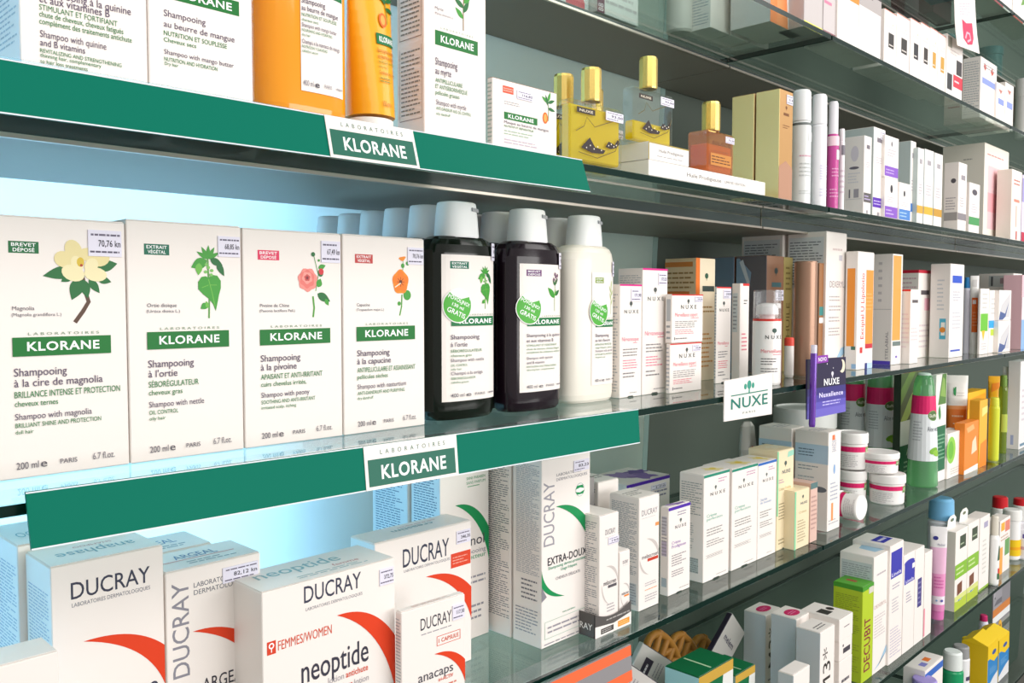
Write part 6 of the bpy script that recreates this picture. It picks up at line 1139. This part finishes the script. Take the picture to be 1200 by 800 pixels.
for i, (uL, uR, vT, Y, lab) in enumerate(((1157, 1169, 759, .565, 'blue pack with yellow folded top, nearest of the lower corner pair'), (1170, 1182, 752, .565, 'blue pack with yellow folded top, farther of the lower corner pair'))):
    o = box('yellow_blue_pack', lab, 'medicine box', ZF, Y, uL, uR, vT, d=.055, col='2f86c8', front=[R(0, .7, 1, 1, 'f4cc1c'), P([(.2, .7), (1, .7), (1, .62), (.6, .58)], 'f4cc1c'), P(blob(.6, .78, .2, .05), '3a5aa0'), P([(0, .0), (1, .0), (1, .3), (.6, .25), (0, .12)], 'e8e8ea'), L(.2, .35, .8, .5, 3, '8ac0e8')], tcol='f4cc1c', lcol='f0c81c', group='yellow and blue packs')
    X_, w_, Y_, d_, z_, h_ = o['_dims']; fb = MB(); YW = M('f7d020', .4)
    fb.add([(-w_ / 2, -d_ / 2, h_), (w_ / 2, -d_ / 2, h_), (w_ / 2, d_ * .1, h_ + .012), (-w_ / 2, d_ * .1, h_ + .012), (-w_ / 2, d_ / 2, h_), (w_ / 2, d_ / 2, h_)], [(0, 1, 2, 3), (3, 2, 5, 4), (0, 3, 4), (1, 5, 2)], YW); fb.build('folded_top', o)
mb = MB(); pc = at(1172, 736, .635); OY = M('f2b428', .4)
ring_o = [(.016 * math.cos(a), .022 * math.sin(a)) for a in [2 * math.pi * k / 24 for k in range(24)]]
V = [(x, 0, z) for x, z in ring_o] + [(x * .35, 0, z * .3 + .006) for x, z in ring_o]; V2 = [(x, .0012, z) for x, _, z in V]
fs = [(k, (k + 1) % 24, 24 + (k + 1) % 24, 24 + k) for k in range(24)]
mb.add(V + V2, fs + [tuple(48 + q for q in f)[::-1] for f in fs] + [(k, 48 + k, 48 + (k + 1) % 24, (k + 1) % 24) for k in range(24)] + [(24 + k, 24 + (k + 1) % 24, 72 + (k + 1) % 24, 72 + k) for k in range(24)], OY)
pr = at(1172, 760, .665)
mb.rbox(-.016, 0, ZF - pc.z + .0004, .016, .0012, -.012, OY, .0002)
t = mb.build('hanging_card', None, (pc.x, .635, EYE + pc.z)); 
zlow = min(v[2] for v in mb.v); t.location.z = EYE + pc.z
put_b = MB(); put(put_b, Flat((-.014, 0, -.05), (1, 0, 0), (0, 0, 1), .028, .03), [R(.1, .1, .9, .5, '3a70b0'), R(.1, .6, .9, .8, 'e06a4a')]); put_b.build('printing', t)
tag(t, 'orange-yellow hanging card with a hole above the blue packs', 'hanging card')
box('blue_white_carton', 'small white carton with a blue stripe and orange marks in the lower corner', 'medicine box', ZF, .556, 1082, 1103, 789, d=.04, front=[R(0, .9, 1, .97, '3a6ac0'), P([(.5, .3), (.7, .3), (.6, .5)], 'f08a3a')], top=[R(.5, .3, .7, .6, 'f0803a'), R(.2, .2, .4, .5, '8a8ad0')], flap=True)
mb = MB(); X, r = cxy(1070, 1100, .55, ZF + .09); LI = M('a898d8', .35); zt = at(1085, 797, .55).z - ZF
mb.lathe([(0, .9, M('f0eef4', .35)), (.003, 1, M('f0eef4', .35)), (zt * .75, 1, M('f0eef4', .35)), (zt * .75, 1.04, LI), (zt - .002, 1.04, LI), (zt, .95, LI)], r / 1.04, seg=40); tag(mb.build('lilac_lidded_tub', None, (X, .5545, EYE + ZF + .0003)), 'tub with a ribbed lilac lid at the bottom frame edge', 'tub')
flacon('dark_green_bottle', 'dark teal bottle standing back under the glass, lower corner', 1070, 1084, 765, .66, ZF, '1f6a50', '256f58', .8, .6)
flacon('magenta_tube_bottle', 'white bottle with magenta cap between the yellow packs and portrait card', 1146, 1158, 721, .635, ZF, 'e9e4ee', 'c8306a', .86, .8, cat='bottle', patch=[R(.4, .6, .9, .9, '5a6ab8')])
# advertising card with a black-and-white portrait
x0 = at(1164, 700, .668).x
h0 = at(1190, 655, .668).z - ZF
cd = MB(); W_ = .16; cd.rbox(0, 0, 0, W_, .003, h0, '8f8a90', .0005)
S = Flat((0, 0, 0), (1, 0, 0), (0, 0, 1), W_, h0)
put(cd, S, [R(0, 0, 1, .06, '9a9a96'), R(0, .1, 1, .22, 'f1efee'), R(0, .22, 1, .36, 'd8823a'), P([(0, .36), (.5, .36), (.5, .98), (.02, .98), (.06, .8), (.02, .6), (.0, .5)], 'a29da4'), P([(.05, .42), (.5, .40), (.5, .5), (.2, .5)], '6f6a72'), P(blob(.09, .565, .04, .02, -20), '2f2b30'), P([(.12, .75), (.2, .83), (.36, .84), (.45, .76), (.3, .7)], '3a363c'), P(blob(.29, .77, .06, .035), '1c1a1e'), P([(.02, .56), (.05, .54), (.1, .6), (.12, .75), (.08, .75)], 'bcb8be'), P([(.1, .9), (.3, .96), (.5, .94), (.5, .99), (.1, .97)], '4a464c')])
tag(cd.build('portrait_card', None, (x0, .668, EYE + ZF + .0003)), 'advertising card with a grey portrait close-up and an orange stripe', 'display card')
for o in bpy.data.objects:
    if '_dims' in o: del o['_dims']
